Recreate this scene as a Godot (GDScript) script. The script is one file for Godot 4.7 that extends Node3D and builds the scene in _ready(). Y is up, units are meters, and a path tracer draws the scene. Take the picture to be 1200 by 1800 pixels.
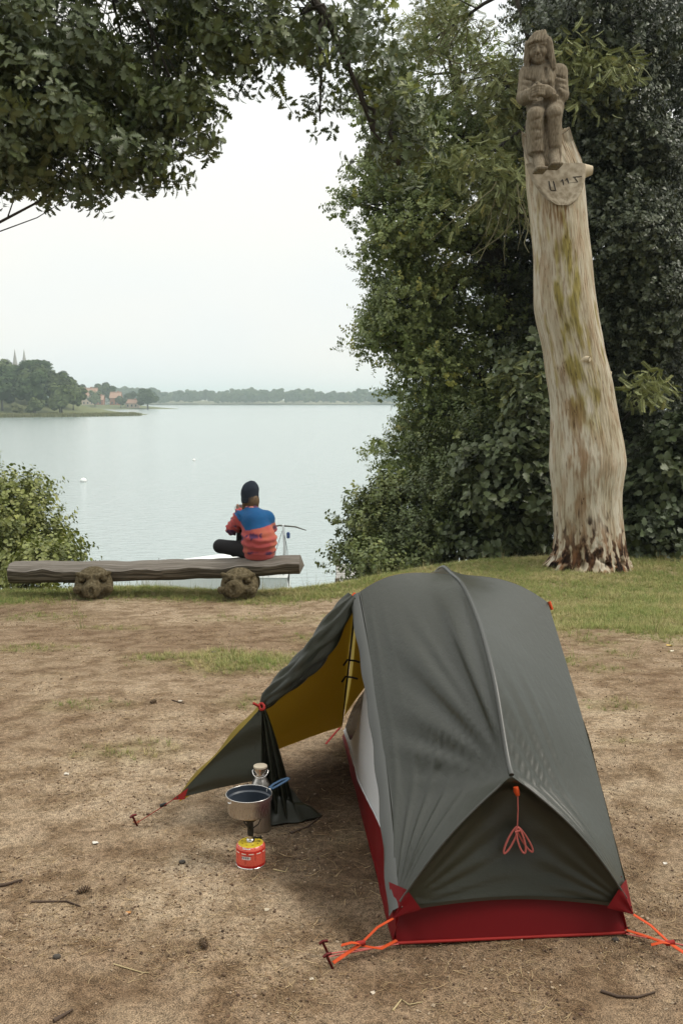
extends Node3D
# A lakeside camp: tent, log bench with a sitter, carved tree trunk, trees, lake.

const EYE := Vector3(0, 1.72, 0)
const FOCAL := 1750.0          # in units of the 1200 x 1800 picture
const DIP := 0.11154           # the camera looks down by this angle
const LAKE := -4.0
var rng := RandomNumberGenerator.new()
var noise_a := FastNoiseLite.new()
var noise_b := FastNoiseLite.new()
var taken := {}

# ---------------------------------------------------------------- naming
func numbered(called: String) -> String:
	if not taken.has(called):
		taken[called] = 0
		return called
	taken[called] += 1
	return "%s_%03d" % [called, taken[called]]

func tag(o: Node, label: String, category: String, group := "", kind := "") -> Node:
	if label: o.set_meta("label", label)
	if category: o.set_meta("category", category)
	if group: o.set_meta("group", group)
	if kind: o.set_meta("kind", kind)
	return o

func thing(called: String, label: String, category: String, at := Vector3.ZERO, turn := 0.0, group := "") -> Node3D:
	var o := Node3D.new()
	o.name = numbered(called)
	add_child(o)
	o.position = at
	o.rotation.y = turn
	tag(o, label, category, group)
	return o

func copy_of(o: Node3D, called: String, label := "") -> Node3D:
	var c: Node3D = o.duplicate()
	c.name = numbered(called)
	add_child(c)
	if label: c.set_meta("label", label)
	return c

func rnd(a: float, b: float) -> float:
	return rng.randf_range(a, b)

func spot(px: float, py: float, z: float) -> Vector3:   # a point of the place, measured in the photograph, at a distance
	var x := (px - 600.0) / FOCAL
	var y := -(py - 900.0) / FOCAL
	var d := Vector3(x, y * cos(DIP) - sin(DIP), -y * sin(DIP) - cos(DIP))
	return EYE + d * (z / d.z)

# ---------------------------------------------------------------- materials
func lin(r: float, g: float, b: float) -> Color:
	return Color(r, g, b).linear_to_srgb()

func mat(c: Color, rough := 0.9, opts := {}) -> StandardMaterial3D:
	var m := StandardMaterial3D.new()
	m.albedo_color = c
	m.roughness = rough
	m.metallic_specular = opts.get("spec", 0.4)
	m.metallic = opts.get("metal", 0.0)
	m.cull_mode = BaseMaterial3D.CULL_DISABLED
	if opts.has("vc"): m.vertex_color_use_as_albedo = true
	if opts.has("back"):
		m.backlight_enabled = true
		m.backlight = opts.back
	if opts.has("tex"):
		m.albedo_texture = opts.tex
	if opts.has("scale"):
		m.uv1_scale = opts.scale
	if opts.has("tri"):
		m.uv1_triplanar = true
		m.uv1_world_triplanar = opts.get("world", false)
	if opts.has("bump"):
		m.heightmap_enabled = true
		m.heightmap_texture = opts.bump
		m.heightmap_scale = opts.get("depth", 0.5)
	if opts.has("normal"):
		m.normal_enabled = true
		m.normal_texture = opts.normal
		m.normal_scale = opts.get("nscale", 1.0)
	if opts.has("sheen"):
		m.rim_enabled = true
		m.rim = opts.sheen
	return m

func noise_tex(seed_: int, freq: float, size := 512, oct := 4, kind := FastNoiseLite.TYPE_SIMPLEX_SMOOTH, ramp := [], normal := 0.0, stretch := Vector2.ONE) -> ImageTexture:
	var n := FastNoiseLite.new()
	n.seed = seed_
	n.noise_type = kind
	n.frequency = freq
	n.fractal_octaves = oct
	var im := n.get_seamless_image(int(size * stretch.x), int(size * stretch.y))
	if stretch != Vector2.ONE: im.resize(size, size, Image.INTERPOLATE_CUBIC)
	if normal > 0.0:
		im.bump_map_to_normal_map(normal)
		return ImageTexture.create_from_image(im)
	im.convert(Image.FORMAT_L8)
	if ramp.size():
		var src := im.get_data()
		var lut := PackedByteArray()
		var g := Gradient.new()
		g.offsets = PackedFloat32Array(ramp[0])
		g.colors = PackedColorArray(ramp[1])
		for i in 256:
			var c := g.sample(i / 255.0)
			lut.append_array([c.r8, c.g8, c.b8])
		var out := PackedByteArray()
		out.resize(src.size() * 3)
		for i in src.size():
			var k := src[i] * 3
			out[i * 3] = lut[k]
			out[i * 3 + 1] = lut[k + 1]
			out[i * 3 + 2] = lut[k + 2]
		im = Image.create_from_data(size, size, false, Image.FORMAT_RGB8, out)
	return ImageTexture.create_from_image(im)

# ---------------------------------------------------------------- mesh building
class Shape:
	var v := PackedVector3Array()
	var n := PackedVector3Array()
	var uv := PackedVector2Array()
	var col := PackedColorArray()
	var idx := PackedInt32Array()
	var tint := Color.WHITE

	func vert(p: Vector3, nn: Vector3, t := Vector2.ZERO, c = null) -> int:
		v.append(p); n.append(nn); uv.append(t); col.append(tint if c == null else c)
		return v.size() - 1

	func tri(a: Vector3, b: Vector3, c: Vector3) -> void:   # front is clockwise
		var nn := (c - a).cross(b - a).normalized()
		var k := v.size()
		vert(a, nn, Vector2(0, 0)); vert(b, nn, Vector2(1, 0)); vert(c, nn, Vector2(1, 1))
		idx.append_array([k, k + 1, k + 2])

	func quad(a: Vector3, b: Vector3, c: Vector3, d: Vector3) -> void:
		var nn := (c - a).cross(b - a) + (d - a).cross(c - a)
		nn = nn.normalized()
		var k := v.size()
		vert(a, nn, Vector2(0, 0)); vert(b, nn, Vector2(1, 0)); vert(c, nn, Vector2(1, 1)); vert(d, nn, Vector2(0, 1))
		idx.append_array([k, k + 1, k + 2, k, k + 2, k + 3])

	func box(c: Vector3, s: Vector3, b := Basis.IDENTITY) -> void:
		var h := s * 0.5
		var p := []
		for i in 8:
			p.append(c + b * Vector3(h.x * (1 if i & 1 else -1), h.y * (1 if i & 2 else -1), h.z * (1 if i & 4 else -1)))
		quad(p[4], p[6], p[7], p[5]); quad(p[1], p[3], p[2], p[0])
		quad(p[0], p[2], p[6], p[4]); quad(p[5], p[7], p[3], p[1])
		quad(p[2], p[3], p[7], p[6]); quad(p[4], p[5], p[1], p[0])

	# rows of equal length; smooth normals; wrap joins the last column to the first in shading
	func grid(rows: Array, wrap := false, colors = null, uvs = null) -> void:
		var base := v.size()
		var nr := rows.size()
		var nc: int = rows[0].size()
		for r in nr:
			var row: PackedVector3Array = rows[r]
			for c in nc:
				vert(row[c], Vector3.ZERO, uvs[r][c] if uvs else Vector2(float(c) / (nc - 1), float(r) / (nr - 1)), colors[r][c] if colors else null)
		for r in nr - 1:
			for c in nc - 1:
				var a := base + r * nc + c
				var fa := (v[a + 1] - v[a]).cross(v[a + nc] - v[a])
				var fb := (v[a + nc] - v[a + nc + 1]).cross(v[a + 1] - v[a + nc + 1])
				n[a] += fa; n[a + 1] += fa + fb; n[a + nc] += fa + fb; n[a + nc + 1] += fb
				idx.append_array([a, a + nc, a + 1, a + 1, a + nc, a + nc + 1])
		for r in nr:
			if wrap:
				var a := base + r * nc
				var s := n[a] + n[a + nc - 1]
				n[a] = s
				n[a + nc - 1] = s
		for i in range(base, v.size()):
			n[i] = n[i].normalized()

	func tube(pts: Array, radii, sides := 6, caps := true, squash := 1.0) -> void:
		var rows := []
		var prev := Vector3.ZERO
		var last := pts.size() - 1
		for i in pts.size():
			var d: Vector3 = (pts[mini(i + 1, last)] - pts[maxi(i - 1, 0)])
			d = d.normalized() if d.length() > 1e-7 else Vector3.UP
			var s := prev - d * prev.dot(d)
			if s.length() < 0.05: s = d.cross(Vector3.UP if absf(d.y) < 0.9 else Vector3.RIGHT)
			s = s.normalized()
			prev = s
			var t := d.cross(s)
			var rad: float = radii[i] if radii is Array or radii is PackedFloat32Array else radii
			var row := PackedVector3Array()
			for k in sides + 1:
				var a := TAU * (k % sides) / sides
				row.append(pts[i] + (s * cos(a) + t * sin(a) * squash) * rad)
			rows.append(row)
		if caps:
			var first := PackedVector3Array(); var end := PackedVector3Array()
			for k in sides + 1: first.append(pts[0]); end.append(pts[last])
			var r0 = rows[0]; var r1 = rows[rows.size() - 1]
			grid([first, r0]); grid([r1, end])
		grid(rows, true)

	func lathe(profile: Array, sides := 24, at := Vector3.ZERO, b := Basis.IDENTITY) -> void:   # [radius, height] from the bottom up; a sharp edge repeats its point
		var start := 0
		while start < profile.size() - 1:
			var end := start + 1
			while end < profile.size() - 1 and profile[end] != profile[end + 1]: end += 1
			var rows := []
			for i in range(start, end + 1):
				var row := PackedVector3Array()
				for k in sides + 1:
					var a := TAU * (k % sides) / sides
					row.append(at + b * Vector3(cos(a) * profile[i][0], profile[i][1], sin(a) * profile[i][0]))
				rows.append(row)
			rows.reverse()
			grid(rows, true)
			start = end + 1

	func add(o: Shape, t: Transform3D, c = null) -> void:
		var k := v.size()
		for i in o.v.size():
			v.append(t * o.v[i]); n.append((t.basis * o.n[i]).normalized()); uv.append(o.uv[i]); col.append(o.col[i] if c == null else c)
		for i in o.idx: idx.append(i + k)

	func mesh() -> ArrayMesh:
		var a := []
		a.resize(Mesh.ARRAY_MAX)
		a[Mesh.ARRAY_VERTEX] = v; a[Mesh.ARRAY_NORMAL] = n; a[Mesh.ARRAY_TEX_UV] = uv; a[Mesh.ARRAY_COLOR] = col; a[Mesh.ARRAY_INDEX] = idx
		var m := ArrayMesh.new()
		m.add_surface_from_arrays(Mesh.PRIMITIVE_TRIANGLES, a)
		return m

func part(called: String, shape, material: Material, parent: Node) -> MeshInstance3D:
	var o := MeshInstance3D.new()
	o.mesh = shape.mesh() if shape is Shape else shape
	o.material_override = material
	o.name = called
	parent.add_child(o, true)
	return o

func single(called: String, shape, material: Material, at: Vector3, label: String, category: String, group := "") -> MeshInstance3D:
	var o := part(numbered(called), shape, material, self)
	o.position = at
	tag(o, label, category, group)
	return o

func many(called: String, mesh: Mesh, material: Material, places: Array, colors: Array, parent: Node) -> MultiMeshInstance3D:
	var mm := MultiMesh.new()
	mm.transform_format = MultiMesh.TRANSFORM_3D
	mm.use_colors = colors.size() > 0
	mm.mesh = mesh
	mm.instance_count = places.size()
	var buf := PackedFloat32Array()
	var w := 16 if mm.use_colors else 12
	buf.resize(places.size() * w)
	for i in places.size():
		var t: Transform3D = places[i]
		var k := i * w
		var bb := t.basis
		buf[k] = bb.x.x; buf[k + 1] = bb.y.x; buf[k + 2] = bb.z.x; buf[k + 3] = t.origin.x
		buf[k + 4] = bb.x.y; buf[k + 5] = bb.y.y; buf[k + 6] = bb.z.y; buf[k + 7] = t.origin.y
		buf[k + 8] = bb.x.z; buf[k + 9] = bb.y.z; buf[k + 10] = bb.z.z; buf[k + 11] = t.origin.z
		if w == 16:
			var c: Color = colors[i]
			buf[k + 12] = c.r; buf[k + 13] = c.g; buf[k + 14] = c.b; buf[k + 15] = 1.0
	mm.buffer = buf
	var o := MultiMeshInstance3D.new()
	o.multimesh = mm
	o.material_override = material
	o.name = called
	parent.add_child(o, true)
	o.set_meta("kind", "stuff")
	return o

func facing(y: Vector3, spin := 0.0, size := 1.0) -> Basis:   # a basis whose y axis points along y
	y = y.normalized()
	var x := y.cross(Vector3.FORWARD if absf(y.z) < 0.9 else Vector3.RIGHT).normalized()
	var b := Basis(x, y, x.cross(y))
	return (b * Basis(Vector3.UP, spin)).scaled_local(Vector3.ONE * size)

# ---------------------------------------------------------------- smooth solids: distances on a grid, meshed as surface nets
class Solid:
	var o: Vector3
	var nx: int; var ny: int; var nz: int
	var h: float
	var d := PackedFloat32Array()
	func _init(lo: Vector3, hi: Vector3, cell: float) -> void:
		o = lo; h = cell
		nx = int((hi.x - lo.x) / cell) + 2; ny = int((hi.y - lo.y) / cell) + 2; nz = int((hi.z - lo.z) / cell) + 2
		d.resize(nx * ny * nz)
		d.fill(1.0)

	func cap(a: Vector3, b: Vector3, ra: float, rb: float, k := 0.03, cut := false) -> void:
		var r := maxf(ra, rb) + k + h * 3.0
		var ab := b - a
		var inv := 1.0 / maxf(ab.length_squared(), 1e-9)
		_visit(a.min(b) - Vector3.ONE * r, a.max(b) + Vector3.ONE * r, func(p: Vector3) -> float:
			var t := clampf((p - a).dot(ab) * inv, 0.0, 1.0)
			return (p - a - ab * t).length() - lerpf(ra, rb, t), k, cut)

	func ell(c: Vector3, r: Vector3, k := 0.03, cut := false, b := Basis.IDENTITY) -> void:
		var m := maxf(r.x, maxf(r.y, r.z)) + k + h * 3.0
		var bt := b.transposed()
		var r2 := r * r
		_visit(c - Vector3.ONE * m, c + Vector3.ONE * m, func(p: Vector3) -> float:
			var q: Vector3 = bt * (p - c)
			var k0 := (q / r).length()
			var k1 := (q / r2).length()
			return k0 * (k0 - 1.0) / maxf(k1, 1e-6), k, cut)

	func block(c: Vector3, s: Vector3, round_: float, k := 0.02, cut := false, b := Basis.IDENTITY) -> void:
		var m := s.length() + k + h * 3.0
		var bt := b.transposed()
		var e := s - Vector3.ONE * round_
		_visit(c - Vector3.ONE * m, c + Vector3.ONE * m, func(p: Vector3) -> float:
			var q: Vector3 = (bt * (p - c)).abs() - e
			return q.max(Vector3.ZERO).length() + minf(maxf(q.x, maxf(q.y, q.z)), 0.0) - round_, k, cut)

	func _visit(lo: Vector3, hi: Vector3, f: Callable, k: float, cut: bool) -> void:
		var x0 := maxi(0, int((lo.x - o.x) / h)); var x1 := mini(nx - 1, int((hi.x - o.x) / h) + 1)
		var y0 := maxi(0, int((lo.y - o.y) / h)); var y1 := mini(ny - 1, int((hi.y - o.y) / h) + 1)
		var z0 := maxi(0, int((lo.z - o.z) / h)); var z1 := mini(nz - 1, int((hi.z - o.z) / h) + 1)
		for z in range(z0, z1 + 1):
			for y in range(y0, y1 + 1):
				var at := (z * ny + y) * nx
				for x in range(x0, x1 + 1):
					var b: float = f.call(o + Vector3(x, y, z) * h)
					var a := d[at + x]
					if cut:
						b = -b
						var e := maxf(k - absf(a - b), 0.0) / k
						d[at + x] = maxf(a, b) + e * e * k * 0.25
					else:
						var e := maxf(k - absf(a - b), 0.0) / k
						d[at + x] = minf(a, b) - e * e * k * 0.25

	func into(s: Shape, xf := Transform3D.IDENTITY, paint = null) -> void:
		var where := {}
		var base := s.v.size()
		var sxy := nx * ny
		for z in nz - 1:
			for y in ny - 1:
				var row := (z * ny + y) * nx
				for x in nx - 1:
					var i := row + x
					var q0 := d[i]; var q1 := d[i + 1]; var q2 := d[i + nx]; var q3 := d[i + nx + 1]
					var q4 := d[i + sxy]; var q5 := d[i + sxy + 1]; var q6 := d[i + sxy + nx]; var q7 := d[i + sxy + nx + 1]
					var neg := int(q0 < 0.0) + int(q1 < 0.0) + int(q2 < 0.0) + int(q3 < 0.0) + int(q4 < 0.0) + int(q5 < 0.0) + int(q6 < 0.0) + int(q7 < 0.0)
					if neg == 0 or neg == 8: continue
					var q := [q0, q1, q2, q3, q4, q5, q6, q7]
					var sum := Vector3.ZERO
					var cnt := 0
					for e in [[0, 1], [2, 3], [4, 5], [6, 7], [0, 2], [1, 3], [4, 6], [5, 7], [0, 4], [1, 5], [2, 6], [3, 7]]:
						var u: float = q[e[0]]; var w: float = q[e[1]]
						if (u < 0.0) != (w < 0.0):
							var t := u / (u - w)
							var pa := Vector3(e[0] & 1, (e[0] >> 1) & 1, e[0] >> 2)
							var pb := Vector3(e[1] & 1, (e[1] >> 1) & 1, e[1] >> 2)
							sum += pa.lerp(pb, t)
							cnt += 1
					var p := o + (Vector3(x, y, z) + sum / cnt) * h
					var g := Vector3(q1 + q3 + q5 + q7 - q0 - q2 - q4 - q6, q2 + q3 + q6 + q7 - q0 - q1 - q4 - q5, q4 + q5 + q6 + q7 - q0 - q1 - q2 - q3).normalized()
					where[i] = s.v.size()
					s.vert(xf * p, (xf.basis * g).normalized(), Vector2(p.x + p.z, p.y), paint.call(p, g) if paint else null)
		for z in range(1, nz - 1):
			for y in range(1, ny - 1):
				var row := (z * ny + y) * nx
				for x in range(1, nx - 1):
					var i := row + x
					var inside := d[i] < 0.0
					for axis in 3:
						var step: int = [1, nx, sxy][axis]
						if (d[i + step] < 0.0) == inside: continue
						var b1: int = [nx, sxy, 1][axis]
						var c1: int = [sxy, 1, nx][axis]
						if not (where.has(i) and where.has(i - b1) and where.has(i - c1) and where.has(i - b1 - c1)): continue
						var qa: int = where[i]; var qb: int = where[i - b1]; var qc: int = where[i - b1 - c1]; var qd: int = where[i - c1]
						if inside: s.idx.append_array([qa, qd, qc, qa, qc, qb])
						else: s.idx.append_array([qa, qb, qc, qa, qc, qd])

# ---------------------------------------------------------------- the setting
func crest(x: float) -> float:      # distance at which the bank falls off to the lake
	return 11.3 + 2.6 * smoothstep(-1.2, 3.0, x) + 0.25 * maxf(0.0, x - 3.0) + 0.12 * sin(x * 1.7)

func ground_y(x: float, z: float) -> float:
	var d := -z
	var y := -0.5 * smoothstep(4.5, 12.3, d)
	var c := crest(clampf(x, -12, 7))
	y -= 4.4 * smoothstep(c, c + 6.5, d)
	y += 0.022 * noise_a.get_noise_2d(x * 60.0, z * 60.0) * smoothstep(0.0, 1.0, 1.0) + 0.05 * noise_b.get_noise_2d(x * 18.0, z * 18.0) * smoothstep(5.5, 8.0, absf(x) + maxf(0, d - 4.0) * 0.7)
	return y

func green_at(x: float, z: float) -> float:    # how grassy the ground is
	var d := -z
	var c := crest(clampf(x, -12, 7))
	var n := noise_b.get_noise_2d(x * 55.0 + 300.0, z * 55.0) * 0.5 + noise_a.get_noise_2d(x * 130.0, z * 130.0) * 0.35
	var g := smoothstep(0.2, 0.9, smoothstep(5.6, 9.4, d + (x - 3.0) * 0.1) * smoothstep(-0.2, 1.9, x) + n * 0.95)
	g = maxf(g, smoothstep(c - 1.5, c - 0.5, d + n * 1.1) * (1.0 - 0.75 * smoothstep(0.3, 0.9, 1.0 - absf(x + 1.9) / 2.4) * (1.0 - smoothstep(c - 0.9, c - 0.3, d))))
	for p in PATCHES:
		var q: float = Vector2((x - p[0]) / p[2], (z - p[1]) / p[3]).length()
		g = maxf(g, p[4] * (1.0 - smoothstep(0.35, 1.1, q + n * 0.8)))
	return clampf(g, 0.0, 1.0)

const PATCHES := [  # x, z, half sizes, strength of the thin turf patches on the bare soil
	[-1.28, -7.0, 0.42, 0.33, 0.7], [-0.75, -6.9, 0.75, 0.5, 0.85], [-2.5, -7.4, 0.7, 0.3, 0.45], [-1.1, -4.75, 0.35, 0.2, 0.4], [-1.45, -5.55, 0.3, 0.16, 0.35], [-0.4, -5.6, 0.35, 0.22, 0.4],
	[-2.9, -9.4, 0.8, 0.5, 0.4], [0.0, -8.0, 0.5, 0.5, 0.45], [-0.5, -9.3, 0.9, 0.4, 0.3], [1.55, -5.6, 0.3, 0.2, 0.35], [1.45, -4.9, 0.2, 0.1, 0.4], [0.16, -4.75, 0.22, 0.2, 0.55], [-2.0, -8.6, 0.5, 0.2, 0.4]]

func stretch_axis(i: int, n: int, reach: float, power: float) -> float:
	var t := 2.0 * i / (n - 1) - 1.0
	return signf(t) * reach * (0.06 * absf(t) + 0.94 * pow(absf(t), power))

func build_ground() -> void:
	# soil: fine grain and crumbs in the texture, patches of damp, sandy and mossy soil and painted tent shade in the vertex colours
	var n1 := FastNoiseLite.new(); n1.seed = 5; n1.frequency = 0.03; n1.fractal_octaves = 5
	var n2 := FastNoiseLite.new(); n2.seed = 8; n2.frequency = 0.085; n2.noise_type = FastNoiseLite.TYPE_CELLULAR; n2.cellular_return_type = FastNoiseLite.RETURN_DISTANCE; n2.fractal_type = FastNoiseLite.FRACTAL_NONE
	var n3 := FastNoiseLite.new(); n3.seed = 11; n3.frequency = 0.2; n3.fractal_octaves = 3
	var sz := 1024
	var a := n1.get_seamless_image(sz, sz); a.convert(Image.FORMAT_L8)
	var b := n2.get_seamless_image(sz, sz); b.convert(Image.FORMAT_L8)
	var c := n3.get_seamless_image(sz, sz); c.convert(Image.FORMAT_L8)
	var da := a.get_data(); var db := b.get_data(); var dc := c.get_data()
	var out := PackedByteArray(); out.resize(sz * sz * 3)
	var hh := PackedByteArray(); hh.resize(sz * sz)
	for i in sz * sz:
		var f := (da[i] - 128) * 0.38 + (dc[i] - 128) * 1.0 + (db[i] - 110) * 0.3
		var l := clampf(205.0 + f * 0.75, 40.0, 255.0)
		var warm := (da[(i * 7) % (sz * sz)] - 128) * 0.05
		out[i * 3] = int(clampf(l + warm, 0, 255)); out[i * 3 + 1] = int(clampf(l, 0, 255)); out[i * 3 + 2] = int(clampf(l - warm, 0, 255))
		hh[i] = int(clampf(128.0 + f * 0.7, 0, 255))
	var soil_tex := ImageTexture.create_from_image(Image.create_from_data(sz, sz, false, Image.FORMAT_RGB8, out))
	var soil_bump := ImageTexture.create_from_image(Image.create_from_data(sz, sz, false, Image.FORMAT_L8, hh))
	var m := mat(Color.WHITE, 0.97, {"vc": true, "tex": soil_tex, "bump": soil_bump, "depth": 0.7, "scale": Vector3(0.72, 0.72, 1), "spec": 0.2})
	m.detail_enabled = true
	m.detail_blend_mode = BaseMaterial3D.BLEND_MODE_MUL
	m.detail_uv_layer = BaseMaterial3D.DETAIL_UV_1
	m.detail_albedo = noise_tex(23, 0.012, 512, 5, FastNoiseLite.TYPE_SIMPLEX_SMOOTH, [[0.0, 0.32, 0.5, 0.7, 1.0], [Color(0.74, 0.7, 0.66), Color(0.86, 0.84, 0.82), Color(0.96, 0.95, 0.94), Color(1, 1, 1), Color(1, 1, 1)]])
	var s := Shape.new()
	var rows := []; var cols := []; var uvs := []
	var nxx := 320; var nzz := 380
	for r in nzz:
		var t := float(r) / (nzz - 1)
		var z := lerpf(-1.9, -23.0, pow(t, 1.6)) if r > 0 else 0.0
		if r == 0: z = 24.0
		elif r == 1: z = 6.0
		elif r == 2: z = 0.0
		else: z = lerpf(-1.6, -24.0, pow((t - 2.0 / nzz) / (1.0 - 2.0 / nzz), 1.55))
		var row := PackedVector3Array(); var rc := PackedColorArray(); var ru := PackedVector2Array()
		for k in nxx:
			var x := stretch_axis(k, nxx, 46.0, 2.9) + 0.25
			var y := ground_y(x, z) if z < -0.5 else ground_y(x, -0.5)
			row.append(Vector3(x, y, z))
			ru.append(Vector2(x, z))
			var g := green_at(x, z)
			var p := noise_b.get_noise_2d(x * 40.0, z * 40.0) + 0.5 * noise_a.get_noise_2d(x * 150.0 + 99.0, z * 150.0)
			var q := noise_a.get_noise_2d(x * 420.0, z * 420.0)
			var col := Color(0.43, 0.314, 0.206)
			col = col.lerp(Color(0.6, 0.465, 0.32), 0.75 * smoothstep(-0.05, 0.5, p))
			col = col.lerp(Color(0.315, 0.212, 0.133), 0.65 * smoothstep(0.02, 0.5, -p + q * 0.3))
			# damp earth with tent shade painted in by the door, darker strip under bench
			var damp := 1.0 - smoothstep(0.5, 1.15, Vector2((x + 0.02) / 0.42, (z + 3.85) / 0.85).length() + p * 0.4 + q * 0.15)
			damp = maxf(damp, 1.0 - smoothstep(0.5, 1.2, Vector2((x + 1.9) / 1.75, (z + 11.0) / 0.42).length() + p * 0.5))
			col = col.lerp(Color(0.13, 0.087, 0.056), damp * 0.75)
			col = col.lerp(Color(0.27, 0.265, 0.105).lerp(Color(0.42, 0.35, 0.175), 0.5 + 0.5 * q), g * 0.75)
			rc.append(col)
		rows.append(row); cols.append(rc); uvs.append(ru)
	rows.reverse(); cols.reverse(); uvs.reverse()
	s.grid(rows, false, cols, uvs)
	# the rows run towards the viewer, the columns to the right: the normal points up
	if s.n[2000].y < 0.0:
		for i in s.n.size(): s.n[i] = -s.n[i]
		for i in range(0, s.idx.size(), 3):
			var w := s.idx[i + 1]
			s.idx[i + 1] = s.idx[i + 2]
			s.idx[i + 2] = w
	var o := part("ground", s, m, self)
	tag(o, "sandy brown camp ground with thin turf, falling off to the lake", "ground", "", "structure")

func build_lake() -> void:
	var s := Shape.new()
	var rows := []; var uvs := []
	for r in [-14.0, -30.0, -60.0, -120.0, -300.0, -800.0, -2600.0]:
		var row := PackedVector3Array(); var ru := PackedVector2Array()
		for x in [-1600.0, -400.0, -100.0, -30.0, 0.0, 30.0, 100.0, 400.0, 1600.0]:
			row.append(Vector3(x, LAKE, r)); ru.append(Vector2(x, r))
		rows.append(row); uvs.append(ru)
	rows.reverse(); uvs.reverse()
	s.grid(rows, false, null, uvs)
	if s.n[4].y < 0.0:
		for i in s.n.size(): s.n[i] = -s.n[i]
		for i in range(0, s.idx.size(), 3):
			var w := s.idx[i + 1]
			s.idx[i + 1] = s.idx[i + 2]
			s.idx[i + 2] = w
	var ripples := noise_tex(31, 0.016, 1024, 5, FastNoiseLite.TYPE_SIMPLEX_SMOOTH, [], 9.0, Vector2(0.5, 1.0))
	var m := mat(lin(0.255, 0.31, 0.305), 0.16, {"normal": ripples, "nscale": 0.55, "scale": Vector3(0.11, 0.11, 1), "spec": 0.5})
	var o := part("lake", s, m, self)
	tag(o, "pale grey lake with fine ripples", "water", "", "structure")

func build_light() -> void:
	var cam := Camera3D.new()
	cam.name = "camera"
	cam.fov = rad_to_deg(2.0 * atan(900.0 / FOCAL))
	cam.far = 6000.0
	cam.near = 0.05
	cam.position = EYE
	cam.rotation = Vector3(-DIP, 0, 0)
	add_child(cam)
	# overcast: even white cloud, brighter towards the zenith, faint blue-grey banks
	var w := 512; var h := 256
	var im := Image.create(w, h, false, Image.FORMAT_RGBF)
	var cl := FastNoiseLite.new(); cl.seed = 4; cl.frequency = 0.9; cl.fractal_octaves = 4
	for y in h:
		var el := PI * (0.5 - (y + 0.5) / h)
		for x in w:
			var az := TAU * (x + 0.5) / w
			var e := maxf(el, 0.0)
			var dir := Vector3(cos(e) * cos(az), sin(e) * 3.5, cos(e) * sin(az))
			var k := cl.get_noise_3dv(dir * 1.4)
			var l := 0.75 + 0.95 * pow(sin(e), 2.0)
			var veil := clampf(0.5 + k * 1.6, 0.0, 1.0) * (1.0 - 0.5 * sin(e))
			var c := Color(1.0, 0.995, 0.945).lerp(Color(0.92, 0.965, 0.965), veil) * l
			im.set_pixel(x, y, c)
	var sky := Sky.new()
	var pm := PanoramaSkyMaterial.new()
	pm.panorama = ImageTexture.create_from_image(im)
	sky.sky_material = pm
	var env := Environment.new()
	env.background_mode = Environment.BG_SKY
	env.sky = sky
	env.tonemap_mode = Environment.TONE_MAPPER_LINEAR
	env.tonemap_exposure = 1.34
	env.sdfgi_enabled = true
	env.ssao_enabled = true
	env.ssil_enabled = true
	env.fog_enabled = true
	env.fog_density = 0.00042
	env.fog_light_color = Color(0.86, 0.93, 0.93)
	var we := WorldEnvironment.new()
	we.name = "environment"
	we.environment = env
	add_child(we)
	var sun := DirectionalLight3D.new()
	sun.name = "sun"
	sun.light_energy = 0.5
	sun.light_color = Color(1.0, 0.97, 0.92)
	sun.light_angular_distance = 18.0
	sun.shadow_enabled = true
	add_child(sun)
	sun.look_at_from_position(Vector3(7, 8, 0.8), Vector3.ZERO)

# ---------------------------------------------------------------- the tent
const TIP_L := Vector3(-0.408, 0.912, -0.1)
const TIP_R := Vector3(0.413, 0.872, -0.1)
const HUB := Vector3(0.0, 0.525, 0.93)
const CORNER_L := Vector3(-0.386, 0.122, 1.0)
const CORNER_R := Vector3(0.382, 0.1, 1.0)
const AWN_OUT := Vector3(-1.14, 0.134, 0.05)
const AWN_FAR := Vector3(-0.395, 0.076, -0.95)
const TOGGLE := Vector3(-0.794, 0.48, -0.02)

func far_side(p: Vector3) -> Vector3:     # the far half of the tent repeats the near half
	return Vector3(p.x, p.y, -0.1 - (p.z + 0.1) * 0.8)

func ridge(t: float) -> Vector3:          # from the crown of the tent to the near hub
	var zs := [-0.1, 0.15, 0.45, 0.68, 0.93]
	var hs := [1.0, 0.992, 0.905, 0.765, 0.525]
	var f := t * 4.0
	var i := mini(3, int(f))
	var u := f - i
	var p0: float = hs[maxi(i - 1, 0)]; var p1: float = hs[i]; var p2: float = hs[i + 1]; var p3: float = hs[mini(i + 2, 4)]
	return Vector3(0.0, cubic_interpolate(p1, p2, p0, p3, u), lerpf(zs[i], zs[i + 1], u))

func seam(t: float, corner: Vector3) -> Vector3:   # the leg from the hub to a near corner, slightly bowed
	var p := HUB.lerp(corner, t)
	var bow := sin(PI * t)
	return p + Vector3(signf(corner.x) * 0.022 * bow, 0.026 * bow, 0.02 * bow)

func top_line(t: float, corner: Vector3) -> Vector3:
	return ridge(t / 0.72) if t < 0.72 else seam((t - 0.72) / 0.28, corner)

func displaced(rows: Array, f: Callable) -> Array:
	var out := []
	for r in rows.size():
		var row := PackedVector3Array()
		for c in rows[r].size():
			var a: Vector3 = rows[mini(r + 1, rows.size() - 1)][c] - rows[maxi(r - 1, 0)][c]
			var b: Vector3 = rows[r][mini(c + 1, rows[r].size() - 1)] - rows[r][maxi(c - 1, 0)]
			var n := a.cross(b)
			n = n.normalized() if n.length() > 1e-9 else Vector3.ZERO
			if n.y < -0.1: n = -n
			var p: Vector3 = rows[r][c]
			row.append(p + n * f.call(p, float(r) / (rows.size() - 1), float(c) / (rows[r].size() - 1)))
		out.append(row)
	return out

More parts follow.
